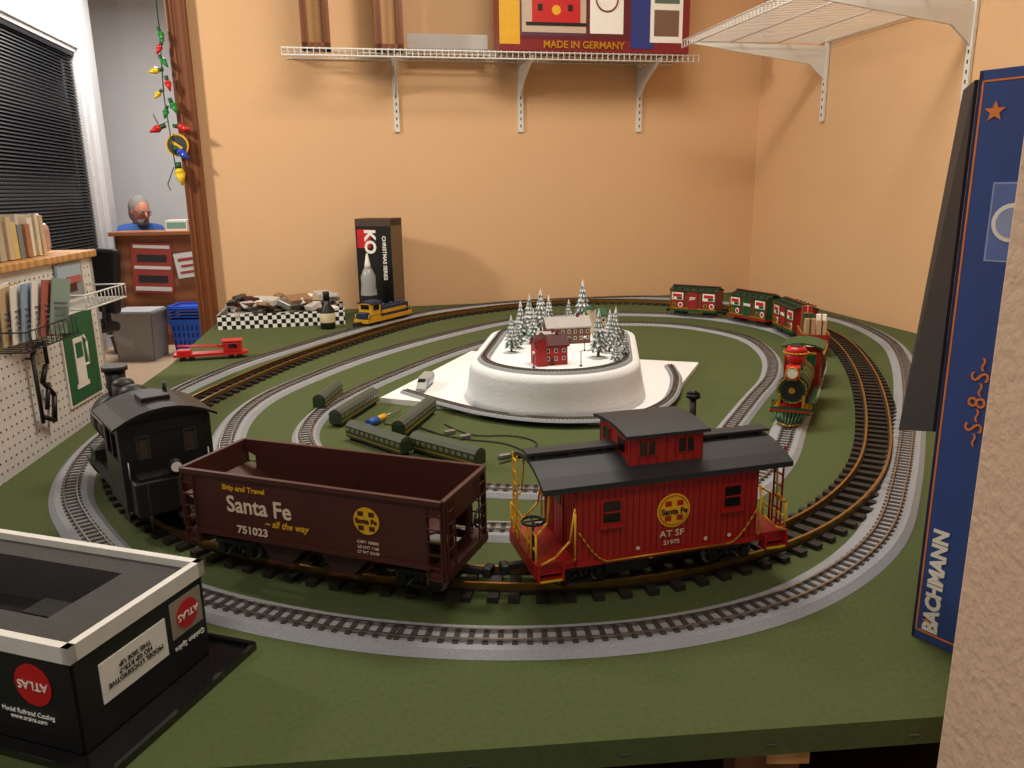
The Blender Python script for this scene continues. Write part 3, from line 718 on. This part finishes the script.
b.b2((-.13,-.028,.016),(.13,.028,.026),redb); b.b2((.045,-.026,.026),(.11,.026,.062),redb,bevel=.004); b.box((.078,0,.066),(.075,.056,.006),redb,bevel=.002)
b.b2((-.12,-.02,.026),(-.07,.02,.040),redb,bevel=.003)
for s in (-1,1):
    b.cyl((.05,s*.012,.045),(-.115,s*.006,.055),.0028,redb,seg=6); b.box((.08,s*.0265,.048),(.03,.001,.014),glassd)
    for x in (-.085,.085):
        for dx in (-.015,.015): b.cyl((x+dx,s*.014,.010),(x+dx,s*.02,.010),.010,black,seg=12)
for k in range(8): b.cyl((.04-.02*k,-.01,.047+.001*k),(.03-.02*k,.01,.047+.001*k),.0015,redb,seg=5)
b.cyl((-.112,0,.055),(-.112,0,.032),.0012,black,seg=5); b.box((-.112,0,.03),(.006,.006,.01),yellow)
b.done((-1.125,2.87,TT),math.radians(14))

# ------------------------------------------------------------ wall shelves
def wireshelf(name,L,D,loc,rz,bars,bd=.33,lip=True):
    b=B(name)
    for y in [-.01,-D,-D*.33,-D*.66]: b.cyl((0,y,0),(L,y,0),.0035,wire,seg=8)
    b.cyl((0,-D,-.03),(L,-D,-.03),.0035,wire,seg=8)
    n=int(L/.028)
    for k in range(n+1):
        x=L*k/n; b.box((x,-D/2,.004),(.0032,D,.0032),wire); b.box((x,-D,-.014),(.0032,.0032,.034),wire)
    for x in bars:
        b.b2((x-.013,-.012,-bd),(x+.013,0,.02),wire,)
        for k in range(8): b.box((x,-.0125,-bd+.03+k*.035),(.006,.002,.014),dark)
        b.prism([(x-.005,-.01,-.02),(x-.005,-D+.02,-.008),(x-.005,-D+.02,-.022),(x-.005,-.10,-.10),(x-.005,-.01,-.17)],(.010,0,0),wire)
    return b.done(loc,rz)
ux,uy=math.cos(YW),math.sin(YW); nx,ny=-math.sin(YW),math.cos(YW)
s0=-2.548
sx0=1.41+ux*s0; sy0=4.62+uy*s0
wireshelf('wire_shelf',2.03,.31,(sx0,sy0,2.09),YW,(.525,1.175,1.835),.345)
dirx,diry=.2,-.98
px=1.41+dirx*.58-.004; py=4.62+diry*.58
b=wireshelf('wire_shelf',2.4,.72,(px,py,2.11),math.atan2(diry,dirx),(.06,.98,1.9),.36)
def sh(u,v,z): # shelf-local to world
    return (sx0+ux*u-nx*(-v),sy0+uy*u+ny*v,2.098+z)
b=B('train_set_box'); rb=M('box_red',(128,30,38),.35); ptan=M('picture_tan',(196,176,156),.6)
b.b2((0,0,0),(.97,.14,.46),rb,bevel=.003)
b.b2((.0,-.001,.055),(.66,0,.46),M('box_maroon',(96,26,40),.35)); b.b2((.0,-.002,.03),(.10,0,.46),yellow); b.b2((.10,-.002,.07),(.42,0,.46),M('box_violet',(90,44,70),.4))
b.b2((.11,-.003,.085),(.43,-.001,.40),ptan); b.b2((.16,-.005,.13),(.40,-.003,.24),redb); b.b2((.24,-.005,.24),(.32,-.003,.29),redb); b.b2((.14,-.006,.235),(.42,-.004,.25),bb); b.b2((.13,-.006,.115),(.43,-.004,.13),bb)
for x in (.20,.35): b.b2((x-.012,-.006,.18),(x+.012,-.004,.21),bb)
b.disc((.28,-.005,.185),.022,(0,-1,0),yellow)
b.b2((.45,-.003,.085),(.62,-.001,.44),paper); b.torus((.535,-.005,.24),.055,.004,MATS['box_red'],'Y',20)
b.b2((.66,-.003,.02),(.78,-.001,.46),M('box_blue',(38,56,130),.4)); b.b2((.76,-.004,.05),(.93,-.002,.42),paper); b.b2((.78,-.006,.08),(.91,-.003,.2),M('picture_brown',(120,90,70),.6)); b.b2((.78,-.006,.23),(.91,-.003,.36),M('picture_green',(90,110,90),.6))
o=b.done(sh(1.01,-.30,0),YW); text('MADE IN GERMANY',.046,gold,o,(.42,-.007,.030),bold=.001)
for u in (.11,.445):
    b=B('wooden_frame'); 
    b.b2((0,0,-.0),(.03,.12,.5),wood); b.b2((.10,0,0),(.13,.12,.5),wood); b.b2((.03,.05,0),(.10,.07,.5),woodl); b.b2((0,0,.0),(.13,.12,.02),wood); b.done(sh(u-.02,-.29,0),YW)
b=B('shelf_sign'); b.b2((0,0,.03),(.40,.012,.10),M('sign_grey',(190,186,180),.5)); b.b2((0,-.003,.025),(.40,.014,.033),steel); b.b2((0,0,0),(.02,.05,.03),steel); b.b2((.38,0,0),(.40,.05,.03),steel); b.done(sh(.585,-.12,0),YW)

# ------------------------------------------------------------ near-left open box and tray
ang=math.atan2(-.309,.951)
b=B('locomotive_packing_box'); L,Wd,H=.42,.203,.132
cardb=M('card_black',(24,24,26),.4); foamd=M('foam_dark',(72,70,70),.95,bump=.6,bscale=400); foamr=M('foam_recess_shade',(34,33,34),.95,bump=.6,bscale=400)  # recess foam is the same foam with its shade put into the colour
lw=M('lid_white',(222,220,214),.5)
for y in (0,Wd): b.b2((-L,y-.003,0),(0,y+.003,H-.014),cardb)
for x in (-L,0): b.b2((x-.003,0,0),(x+.003,Wd,H-.014),cardb)
b.b2((-L,0,0),(0,Wd,.006),cardb)
for y in (0,Wd): b.b2((-L-.004,y-.005,H-.020),(.005,y+.005,H),lw)
for x in (-L,0): b.b2((x-.005,-.005,H-.020),(x+.005,Wd+.005,H),lw)
FT=H-.010
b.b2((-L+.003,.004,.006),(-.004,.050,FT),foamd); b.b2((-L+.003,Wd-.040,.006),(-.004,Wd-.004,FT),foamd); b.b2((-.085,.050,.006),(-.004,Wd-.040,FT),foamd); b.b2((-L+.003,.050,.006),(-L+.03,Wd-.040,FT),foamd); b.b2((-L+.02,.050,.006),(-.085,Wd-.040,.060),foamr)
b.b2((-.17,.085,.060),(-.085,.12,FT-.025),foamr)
b.b2((.003,.030,.040),(.0042,.132,.090),paper); b.b2((.003,.142,.053),(.0040,.197,.102),M('card_sepia',(150,140,125),.6)); b.disc((.0042,.17,.077),.019,(1,0,0),redb)
b.disc((-.055,-.0035,.076),.026,(0,-1,0),redb)
o=b.done((-.476,.7375,TT+.005),ang)
def ft(s,size,m,loc,flip=True): text(s,size,m,o,loc,(R90,math.pi if flip else 0,R90))
ft('MODEL LOCOMOTIVE\nHO GP RTR-7\nTHIS SIDE UP',.0085,black,(.0048,.081,.066))
ft('ATLAS',.0125,paper,(.0058,.17,.077)); text('ATLAS',.015,paper,o,(-.055,-.0050,.076),(R90,math.pi,0))
ft('Golden Spike',.010,paper,(.0040,.17,.038)); text('Model Railroad Catalog\nwww.trains.com',.008,paper,o,(-.07,-.004,.034),(R90,0,0))
b=B('packing_tray'); cl=M('tray_gloss',(20,20,22),.12,coat=.8)
b.b2((-.44,-.02,0),(.062,.235,.003),cl); 
for y in (-.02,.235): b.b2((-.44,y-.003,0),(.062,y+.003,.009),cl)
b.b2((.059,-.02,0),(.065,.235,.009),cl); b.done((-.486,.7375,TT+.0005),ang)

# ------------------------------------------------------------ tall blue box at the right
b=B('train_set_carton'); HB=.723
fx=Vector((.574,-.82)); gx=Vector((.82,.574)); O=Vector((.5415,.951))
def q2(a,c): p=O+fx*a+gx*c; return (p.x,p.y)
pts=[q2(0,0),q2(.125,0),q2(.125,.42),q2(0,.42)]
b.prism([(x,y,TT+.001) for x,y in pts],(0,0,HB),blue)
def onface(a0,a1,z0,z1,m,t=.0008):
    p=[q2(a0,0),q2(a1,0)]; off=-gx*t
    b.prism([(p[0][0],p[0][1],z0),(p[1][0],p[1][1],z0),(p[1][0],p[1][1],z1),(p[0][0],p[0][1],z1)],(off.x,off.y,0),m)
onface(.004,.006,TT+.012,TT+HB-.01,orange); onface(.004,.12,TT+.012,TT+.0145,orange); onface(.004,.12,TT+HB-.012,TT+HB-.01,orange)
onface(.030,.085,TT+.51,TT+.60,M('box_lightblue',(150,166,210),.5)); onface(.032,.083,TT+.512,TT+.598,M('box_midblue',(96,120,186),.5),.0010)
onface(0.0,.004,TT+.001,TT+HB,M('edge_dark',(26,36,80),.5),.0004)
fl=[(.540,.957,1.14),(.596,1.15,1.081),(.634,1.15,1.575),(.540,.957,1.565)]
b.prism([Vector(p) for p in fl],(.004,-.001,0),navy)
ca=b.done()
def carttext(s,size,m,a,z,bold=0):
    p=O+fx*a-gx*.0014
    yaw=math.atan2(fx.y,fx.x)
    e=(Matrix.Rotation(yaw,3,'Z')@Matrix.Rotation(R90,3,'X')@Matrix.Rotation(R90,3,'Z')).to_euler()
    text(s,size,m,ca,(p.x,p.y,z),e,bold=bold)
carttext('BACHMANN',.026,paper,.024,TT+.090,bold=.0012); carttext('~S~8~S~',.03,orange,.045,TT+.34)
star=B('star_decal')
for a,z,r in ((.022,TT+HB-.045,.012),(.018,TT+.03,.006)):
    c=O+fx*a-gx*.001; pts=[]
    for k in range(10):
        rr=r if k%2==0 else r*.42; t=R90+k*math.pi/5; d=fx*(rr*math.cos(t)); pts.append((c.x+d.x,c.y+d.y,z+rr*math.sin(t)))
    star.prism(pts,(-gx.x*.0006,-gx.y*.0006,0),orange)
c=O+fx*.056-gx*.0016; star.disc((c.x,c.y,TT+.555),.022,(-gx.x,-gx.y,0),paper); star.disc((c.x-gx.x*.001,c.y-gx.y*.001,TT+.555),.017,(-gx.x,-gx.y,0),MATS['box_lightblue']); star.done(parent=ca)

# ------------------------------------------------------------ pegboard divider on the left
pa=math.atan2(.52,-.042)
pb=M('pegboard_white',(222,220,216),.6,var=.03)
b=B('pegboard_stand')
LP=1.25; ZT2=1.262
b.b2((0,0,.0),(LP,.02,ZT2),pb); b.b2((0,.30,0),(LP,.32,ZT2),pb); b.b2((LP-.02,0,0),(LP,.32,ZT2),pb)
b.b2((-.02,-.015,ZT2),(LP+.01,.34,ZT2+.022),woodl,bevel=.004)
for i in range(48):
    for k in range(26): b.box((.02+i*.0254,-.0003,ZT2-.03-k*.0254),(.0050,.0008,.0050),dark)
PX,PY=-1.338+.0805*1.25,2.52-.9967*1.25
peg=b.done((PX,PY,0),pa)
def pegchild(bb_,loc=(0,0,0)):
    o=bb_.done(); o.location=Vector((PX,PY,0))+Matrix.Rotation(pa,3,'Z')@Vector(loc); o.rotation_euler=(0,0,pa); return o
b=B('book_stack'); cols=[(220,208,180),(200,180,150),(215,190,120),(120,130,130),(205,195,185),(170,120,90),(225,220,205),(180,170,150)]
x=0
for k in range(18):
    t=random.uniform(.016,.030); h=random.uniform(.085,.12); b.box((x+t/2,.09,h/2+.001),(t*.93,random.uniform(.10,.14),h),M('book%d'%(k%8),cols[k%8],.6),rx=0,ry=random.uniform(-.03,.03)); x+=t
pegchild(b,(.62,0,ZT2+.024))
b=B('parts_bag'); b.box((0,.09,.045),(.06,.08,.09),M('bag',(190,150,140),.2),bevel=.02); b.box((0,.09,.1),(.05,.03,.03),MATS['bag'],bevel=.006); pegchild(b,(1.10,0,ZT2+.024))
b=B('brochure_rack')
for z in (-.02,.03): b.tube([(0,-.004,z),(0,-.09,z),(.27,-.09,z),(.27,-.004,z)],.002,black)
for k in range(12): b.tube([(k*.0245,-.004,-.02),(k*.0245,-.09,-.02),(k*.0245,-.09,.03)],.0012,black,4)
bc=[paper,M('cat_tan',(200,176,140),.6),paper,M('cat_blue',(150,170,195),.6),paper,M('cat_red',(180,100,90),.6),M('cat_teal',(140,165,155),.6)]
for k in range(7):
    b.box((.050+k*.028,-.012-.011*k,.065),(.10,.003,.15),bc[k%7],rx=.12,ry=(k-3)*.05)
    b.box((.050+k*.028,-.0145-.011*k,.10),(.07,.002,.02),bc[(k+3)%7],rx=.12,ry=(k-3)*.05)
    for r in range(5): b.box((.050+k*.028,-.0160-.011*k,.075-r*.013),(.07,.002,.004),M('cat_ink',(110,110,118),.6),rx=.12,ry=(k-3)*.05)
pegchild(b,(.62,0,1.095))
b=B('wire_basket')
for z in (0,.04): b.tube([(0,-.004,z),(0,-.12,z),(.28,-.12,z),(.28,-.004,z)],.0025,wire)
for k in range(12): b.tube([(k*.0254,-.004,0),(k*.0254,-.12,0),(k*.0254,-.12,.04)],.0014,wire,4)
pegchild(b,(.90,0,1.14))
b=B('magazine'); b.b2((0,-.006,0),(.17,-.002,.10),M('mag_grey',(140,145,150),.4)); b.b2((.01,-.007,.055),(.16,-.005,.092),M('mag_sky',(160,185,200),.5)); b.b2((.02,-.008,.015),(.12,-.005,.05),brown); b.b2((.06,-.009,.04),(.15,-.006,.06),MATS['cat_red']); pegchild(b,(.99,0,1.157))
gs=M('sign_green',(36,98,62),.5)
b=B('gas_pump_sign'); b.b2((0,-.006,0),(.22,-.001,.28),paper); b.b2((.008,-.008,.008),(.212,-.004,.272),gs)
b.b2((.06,-.010,.06),(.12,-.006,.20),paper); b.b2((.07,-.012,.14),(.11,-.008,.185),gs); b.tube([(.12,-.009,.11),(.145,-.009,.11),(.145,-.009,.18),(.13,-.009,.20)],.004,paper); b.b2((.05,-.010,.048),(.13,-.006,.062),paper)
pegchild(b,(.965,0,.835))
b=B('hanging_clamp_tool'); b.tube([(0,-.02,.0),(0,-.02,.19),(.03,-.02,.21),(.07,-.02,.21),(.07,-.02,.15)],.006,black); b.tube([(0,-.02,.02),(.06,-.02,-.01),(.08,-.02,.06),(.03,-.02,.11),(.06,-.02,.15)],.007,black); b.tube([(.03,-.02,.03),(.06,-.02,.10)],.006,black); b.cyl((0,-.02,.18),(0,-.001,.18),.003,black); pegchild(b,(.77,0,.85))
b=B('round_tin_sign'); b.disc((0,-.002,0),.055,(0,-1,0),yellow,.003); b.disc((0,-.005,0),.046,(0,-1,0),black,.001); b.disc((0,-.006,0),.036,(0,-1,0),yellow,.001); pegchild(b,(.57,0,1.0))

# ------------------------------------------------------------ string of big bulbs beside post
b=B('string_lights'); base=(-1.61,3.90)
b.tube([(base[0],base[1],2.9),(base[0]+.005,base[1],2.2),(base[0]-.01,base[1],1.9),(base[0]+.01,base[1],1.52)],.003,green)
bulbc={'r':M('bulb_red',(200,25,25),.15,coat=.5),'g':M('bulb_green',(20,130,50),.15,coat=.5),'y':M('bulb_yellow',(235,200,30),.15,coat=.5),'b':M('bulb_blue',(30,70,190),.15,coat=.5)}
def bulb(x,z,c,s=1,tilt=0):
    s*=.85
    d=Vector((math.sin(tilt),0,-math.cos(tilt))); p=Vector((base[0]+x,base[1],z))
    b.cyl(p,p+d*.022*s,.010*s,green,seg=10); b.cyl(p+d*.02*s,p+d*.036*s,.010*s,bulbc[c],r2=.018*s); b.cyl(p+d*.036*s,p+d*.075*s,.018*s,bulbc[c],r2=.003*s)
for x,z,c,s,t in [(0,2.20,'g',1,.3),(.01,2.14,'r',1,-.5),(-.01,2.08,'g',1,.6),(.0,2.02,'y',1.1,-1.4),(.01,1.99,'r',1.1,.2),(-.015,1.93,'y',.9,-.8),(.015,1.89,'g',1.2,.4),(0,1.86,'g',1,-.3),(-.02,1.77,'r',1.3,-1.2),(.02,1.77,'r',1.3,1.3),(.01,1.67,'b',1.4,.9),(.02,1.60,'y',1.7,.1)]: bulb(x,z,c,s,t)
b.disc((base[0]+.02,base[1]+.02,1.68),.055,(0,-1,0),yellow,.004); b.disc((base[0]+.02,base[1]+.015,1.68),.046,(0,-1,0),black,.004); b.box((base[0]+.02,base[1]+.009,1.68),(.06,.004,.014),yellow,ry=.6)
b.tube([(base[0]-.07,base[1],1.82),(base[0]-.05,base[1],1.77),(base[0],base[1],1.79)],.0025,green); b.tube([(base[0],base[1],1.58),(base[0]-.04,base[1],1.50),(base[0]-.03,base[1],1.47)],.0025,green)
b.done()

# ------------------------------------------------------------ left room: counter, bins, desk, person
cw_=MW('counter_wood',(165,104,66),(130,76,46),2,.45,'Z',3)
CX,CY=-3.80,7.62; CR=math.radians(4)
b=B('service_counter'); b.b2((0,0,0),(1.9,.06,1.07),cw_); b.b2((0,0,0),(.06,.4,1.07),cw_); b.b2((-.04,-.04,1.07),(1.95,.30,1.11),cw_,bevel=.006); b.b2((-.0,-.01,0),(1.9,.0,.10),wood)
o=b.done((CX,CY,0),CR)
def poster(name,u,z,w,h,rz,main,extra):
    b=B(name); b.b2((-w/2,-.004,-h/2),(w/2,0,h/2),main)
    for (x0,z0,x1,z1,m) in extra: b.b2((x0,-.0055,z0),(x1,-.003,z1),m)
    o2=b.done(); o2.rotation_euler=(0,rz,CR); p=Matrix.Rotation(CR,3,'Z')@Vector((u,-.012,z)); o2.location=(CX+p.x,CY+p.y,z); return o2
pr_=M('poster_red',(176,72,60),.5)
poster('train_poster',.33,.76,.38,.48,.05,pr_,[(-.17,.19,.17,.22,paper),(-.17,-.01,.17,.02,paper),(-.17,-.22,.17,-.18,paper),(-.14,.06,.14,.13,dark),(-.14,-.14,.14,-.07,dark)])
poster('notice_sheet',.70,.79,.30,.24,-.12,paper,[(-.12,.04,.12,.07,pr_),(-.10,-.02,.12,.005,pr_),(-.12,-.08,.10,-.055,pr_)])
def bin_(name,x,y,w,d,h,m,slots=False,rz=0,liner=False):
    b=B(name); t=.008
    for s in (-1,1):
        b.prism([(-w/2*.85,s*d/2*.85,0),(w/2*.85,s*d/2*.85,0),(w/2,s*d/2,h),(-w/2,s*d/2,h)],(0,-s*t,0),m)
        b.prism([(s*w/2*.85,-d/2*.85,0),(s*w/2*.85,d/2*.85,0),(s*w/2,d/2,h),(s*w/2,-d/2,h)],(-s*t,0,0),m)
        b.b2((-w/2-.01,s*d/2-.012,h-.02),(w/2+.01,s*d/2+.012,h),m); b.b2((s*w/2-.012,-d/2,h-.02),(s*w/2+.012,d/2,h),m)
    b.b2((-w/2*.85,-d/2*.85,0),(w/2*.85,d/2*.85,t),m)
    if liner: b.b2((-w/2+.015,-d/2+.015,h-.02),(w/2-.015,d/2-.015,h+.012),M('liner_white',(190,190,190),.4),bevel=.008)
    if slots:
        for lev in range(1,5):
            z=h+lev*.03
            for s in (-1,1): b.b2((-w/2-.01,s*d/2-.012,z-.012),(w/2+.01,s*d/2+.012,z),m); b.b2((s*w/2-.012,-d/2,z-.012),(s*w/2+.012,d/2,z),m)
        b.b2((-w/2+.01,-d/2+.01,h+.08),(w/2-.01,d/2-.01,h+.10),m)
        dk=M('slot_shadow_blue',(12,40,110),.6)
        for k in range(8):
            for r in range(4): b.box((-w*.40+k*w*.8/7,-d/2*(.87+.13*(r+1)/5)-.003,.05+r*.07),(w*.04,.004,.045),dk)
    return b.done((x,y,0),rz)
bin_('waste_bin',-3.37,7.02,.38,.34,.44,M('bin_grey',(150,150,152),.5),False,.0,True); bin_('shopping_basket_stack',-2.95,7.22,.36,.28,.34,M('basket_blue',(30,95,215),.4),True,.0)
b=B('office_desk'); b.b2((0,0,.72),(1.2,.55,.75),cw_); 
for x in (.03,1.17):
    for y in (.03,.52): b.b2((x-.025,y-.025,0),(x+.025,y+.025,.72),cw_)
b.done((-3.42,8.08,0),0)
b=B('desktop_monitor'); b.b2((-.16,-.015,.14),(.16,.015,.46),white,bevel=.004); b.b2((-.145,-.017,.155),(.145,-.014,.445),M('screen_pale',(170,200,200),.3)); b.b2((-.03,-.01,0),(.03,.01,.16),white); b.b2((-.10,-.07,0),(.10,.07,.012),white); b.done((-3.22,8.35,.75),math.radians(-20))
b=B('paper_tray'); b.b2((-.1,-.08,0),(.1,.08,.10),paper); b.b2((-.09,-.081,.02),(.09,-.079,.08),M('note_green',(120,170,150),.6)); b.done((-3.24,7.80,1.11),.1)
b=B('stapler'); b.b2((-.08,-.02,0),(.08,.02,.01),black); b.box((0,0,.03),(.16,.03,.02),black,ry=-.1,bevel=.005); b.done((-3.02,7.80,1.11),.2)
def chair(x,y,rz):
    b=B('office_chair'); cm=M('chair_black',(26,26,28),.6)
    b.box((0,0,.46),(.46,.46,.08),cm,bevel=.03); b.box((-.25,0,.80),(.07,.44,.50),cm,ry=-.12,bevel=.03); b.box((-.24,0,.55),(.03,.08,.2),black)
    b.cyl((0,0,.10),(0,0,.43),.028,steel)
    for k in range(5):
        a=2*math.pi*k/5; e=(.25*math.cos(a),.25*math.sin(a),.07); b.cyl((0,0,.11),e,.02,black,r2=.014); b.sph((e[0],e[1],.03),.03,black,seg=10)
    for s in (-1,1): b.tube([(-.1,s*.22,.46),(-.1,s*.245,.66),(.14,s*.245,.66)],.015,black); b.box((.02,s*.245,.67),(.24,.045,.025),cm,bevel=.01)
    return b.done((x,y,0),rz)
chair(-3.36,5.98,math.radians(235)); chair(-3.92,8.32,math.radians(-10))
def skinmesh(name,verts,edges,m,parent,levels=2):
    me=bpy.data.meshes.new(name); me.from_pydata([v[:3] for v in verts],edges,[]); o=bpy.data.objects.new(name,me); scene.collection.objects.link(o)
    md=o.modifiers.new('skin','SKIN'); md.use_smooth_shade=True
    for i,v in enumerate(verts):
        r=v[3]; me.skin_vertices[0].data[i].radius=(r,r) if not isinstance(r,tuple) else r
    me.skin_vertices[0].data[0].use_root=True
    sb=o.modifiers.new('sub','SUBSURF'); sb.levels=levels; sb.render_levels=levels
    me.materials.append(m); o.parent=parent; return o
man=bpy.data.objects.new('seated_man',None); scene.collection.objects.link(man); man.location=(-3.88,8.30,-.085); man.rotation_euler=(0,0,math.radians(-38)); man.scale=(1.12,1.12,1.12)
shirt=M('shirt_blue',(44,84,150),.85); trous=M('trousers',(45,45,60),.85); hair=M('hair_grey',(138,132,126),.95,var=.25,scale=60,bump=1,bscale=90)
V=[(0,0,.56,.14),(.0,0,.72,.135),(.01,0,.90,.145),(.03,0,1.03,.12),(.045,0,1.12,.060),
   (.03,.18,1.04,.075),(.10,.23,.83,.052),(.32,.13,.80,.036),
   (.03,-.18,1.04,.075),(.10,-.23,.83,.052),(.32,-.13,.80,.036)]
skinmesh('torso_and_arms',V,[(0,1),(1,2),(2,3),(3,4),(3,5),(5,6),(6,7),(3,8),(8,9),(9,10)],shirt,man)
V=[(0,0,.56,.14),(.08,.10,.56,.085),(.45,.11,.57,.065),(.46,.11,.30,.055),(.45,.11,.14,.04),(.58,.12,.115,.038),(.08,-.10,.56,.085),(.45,-.11,.57,.065),(.46,-.11,.30,.055),(.45,-.11,.14,.04),(.58,-.12,.115,.038)]
skinmesh('legs',V,[(0,1),(1,2),(2,3),(3,4),(4,5),(0,6),(6,7),(7,8),(8,9),(9,10)],trous,man)
for s in (-1,1):
    y=s*.13; V=[(.32,y,.80,.028),(.36,y*.95,.795,.034),(.40,y*.9,.79,.036)]; E=[(0,1),(1,2)]
    skinmesh('palm',V,E,skin,man,1)
    for k in range(4):
        yy=y*.9+(k-1.5)*.018; ln=[.062,.074,.070,.055][k]
        skinmesh('finger_%d'%(k+1),[(.40,yy,.792,.009),(.42+ln*.4,yy,.795,.0085),(.42+ln*.8,yy,.782,.0075)],[(0,1),(1,2)],skin,man,1)
    skinmesh('thumb',[(.36,y*.95-s*.02,.79,.010),(.38,y*.95-s*.05,.785,.009),(.41,y*.95-s*.06,.78,.008)],[(0,1),(1,2)],skin,man,1)
# head built about the neck joint so that it can look down
b=B('head'); zo=-1.12
b.sph((.03,0,1.235+zo),.1,skin,(.92,.76,1.15),20); b.sph((.055,0,1.17+zo),.06,skin,(.9,.9,.8)); b.cyl((0,0,1.08+zo),(.02,0,1.2+zo),.055,skin)
b.cyl((.115,0,1.25+zo),(.140,0,1.215+zo),.009,skin,r2=.015); b.sph((.138,0,1.213+zo),.014,skin)
for s in (-1,1):
    b.sph((.02,s*.078,1.23+zo),.026,skin,(.7,.35,1.2)); b.sph((.108,s*.032,1.245+zo),.011,paper,seg=10); b.sph((.117,s*.032,1.245+zo),.006,dark,seg=8)
    b.box((.116,s*.032,1.268+zo),(.012,.034,.008),hair); b.torus((.128,s*.032,1.245+zo),.020,.0016,black,'X',14); b.cyl((.128,s*.052,1.247+zo),(.02,s*.082,1.25+zo),.0016,black,seg=5)
b.sph((-.008,0,1.262+zo),.106,hair,(.95,.84,1.10),20); b.sph((-.03,0,1.20+zo),.085,hair,(.8,.9,1.0)); b.sph((.072,0,1.160+zo),.054,hair,(.95,1.05,.9)); b.box((.124,0,1.190+zo),(.012,.045,.010),hair,bevel=.003); b.box((.126,0,1.178+zo),(.006,.030,.005),M('lip',(150,80,75),.5))
hd=b.done(parent=man); hd.location=(.035,0,1.12); hd.rotation_euler=(0,math.radians(16),0)
b=B('potted_poinsettia'); b.lathe([(.07,0),(.09,.14),(.095,.15)],(0,0,0),M('pot',(90,60,50),.6)); 
for k in range(40):
    a=random.random()*6.28; r=random.uniform(.02,.12); z=random.uniform(.15,.42); b.sph((r*math.cos(a),r*math.sin(a),z),.035,green if k%3 else redb,(1,1,.35),8)
b.done((-3.70,7.30,.0))

# ------------------------------------------------------------ lights
def area(name,loc,size,energy,col,rot=(0,0,0),sy=None):
    l=bpy.data.lights.new(name,'AREA'); l.energy=energy; l.color=col; l.size=size
    if sy: l.shape='RECTANGLE'; l.size_y=sy
    o=bpy.data.objects.new(name,l); scene.collection.objects.link(o); o.location=loc; o.rotation_euler=rot; return o
area('side_light',(.25,2.3,3.3),1.2,52,(1,.92,.80),sy=.5)
area('side_light',(-.4,-.4,3.3),1.2,28,(1,.92,.80),sy=.5)
o=area('side_light',(-2.6,2.25,2.6),.22,44,(1,.91,.78)); o.rotation_euler=(Vector((-.2,4.2,1.5))-Vector((-2.6,2.25,2.6))).to_track_quat('-Z','Y').to_euler()  # unseen side lamp at left, added to throw the box shadow along the wall
area('side_light',(-3.0,7.2,3.5),1.4,110,(1,.97,.94),sy=.8)
w=bpy.data.worlds.new('world'); scene.world=w; w.use_nodes=True; w.node_tree.nodes['Background'].inputs[0].default_value=(1,.93,.85,1); w.node_tree.nodes['Background'].inputs[1].default_value=.23

# ------------------------------------------------------------ camera
cd=bpy.data.cameras.new('camera'); cam=bpy.data.objects.new('camera',cd); scene.collection.objects.link(cam)
cd.sensor_width=36; cd.lens=27.42; cd.clip_start=.05
cam.matrix_world=Matrix.Translation((0,0,1.45))@Matrix.Rotation(math.radians(76),4,'X')@Matrix.Rotation(math.radians(-.86),4,'Z')
scene.camera=cam
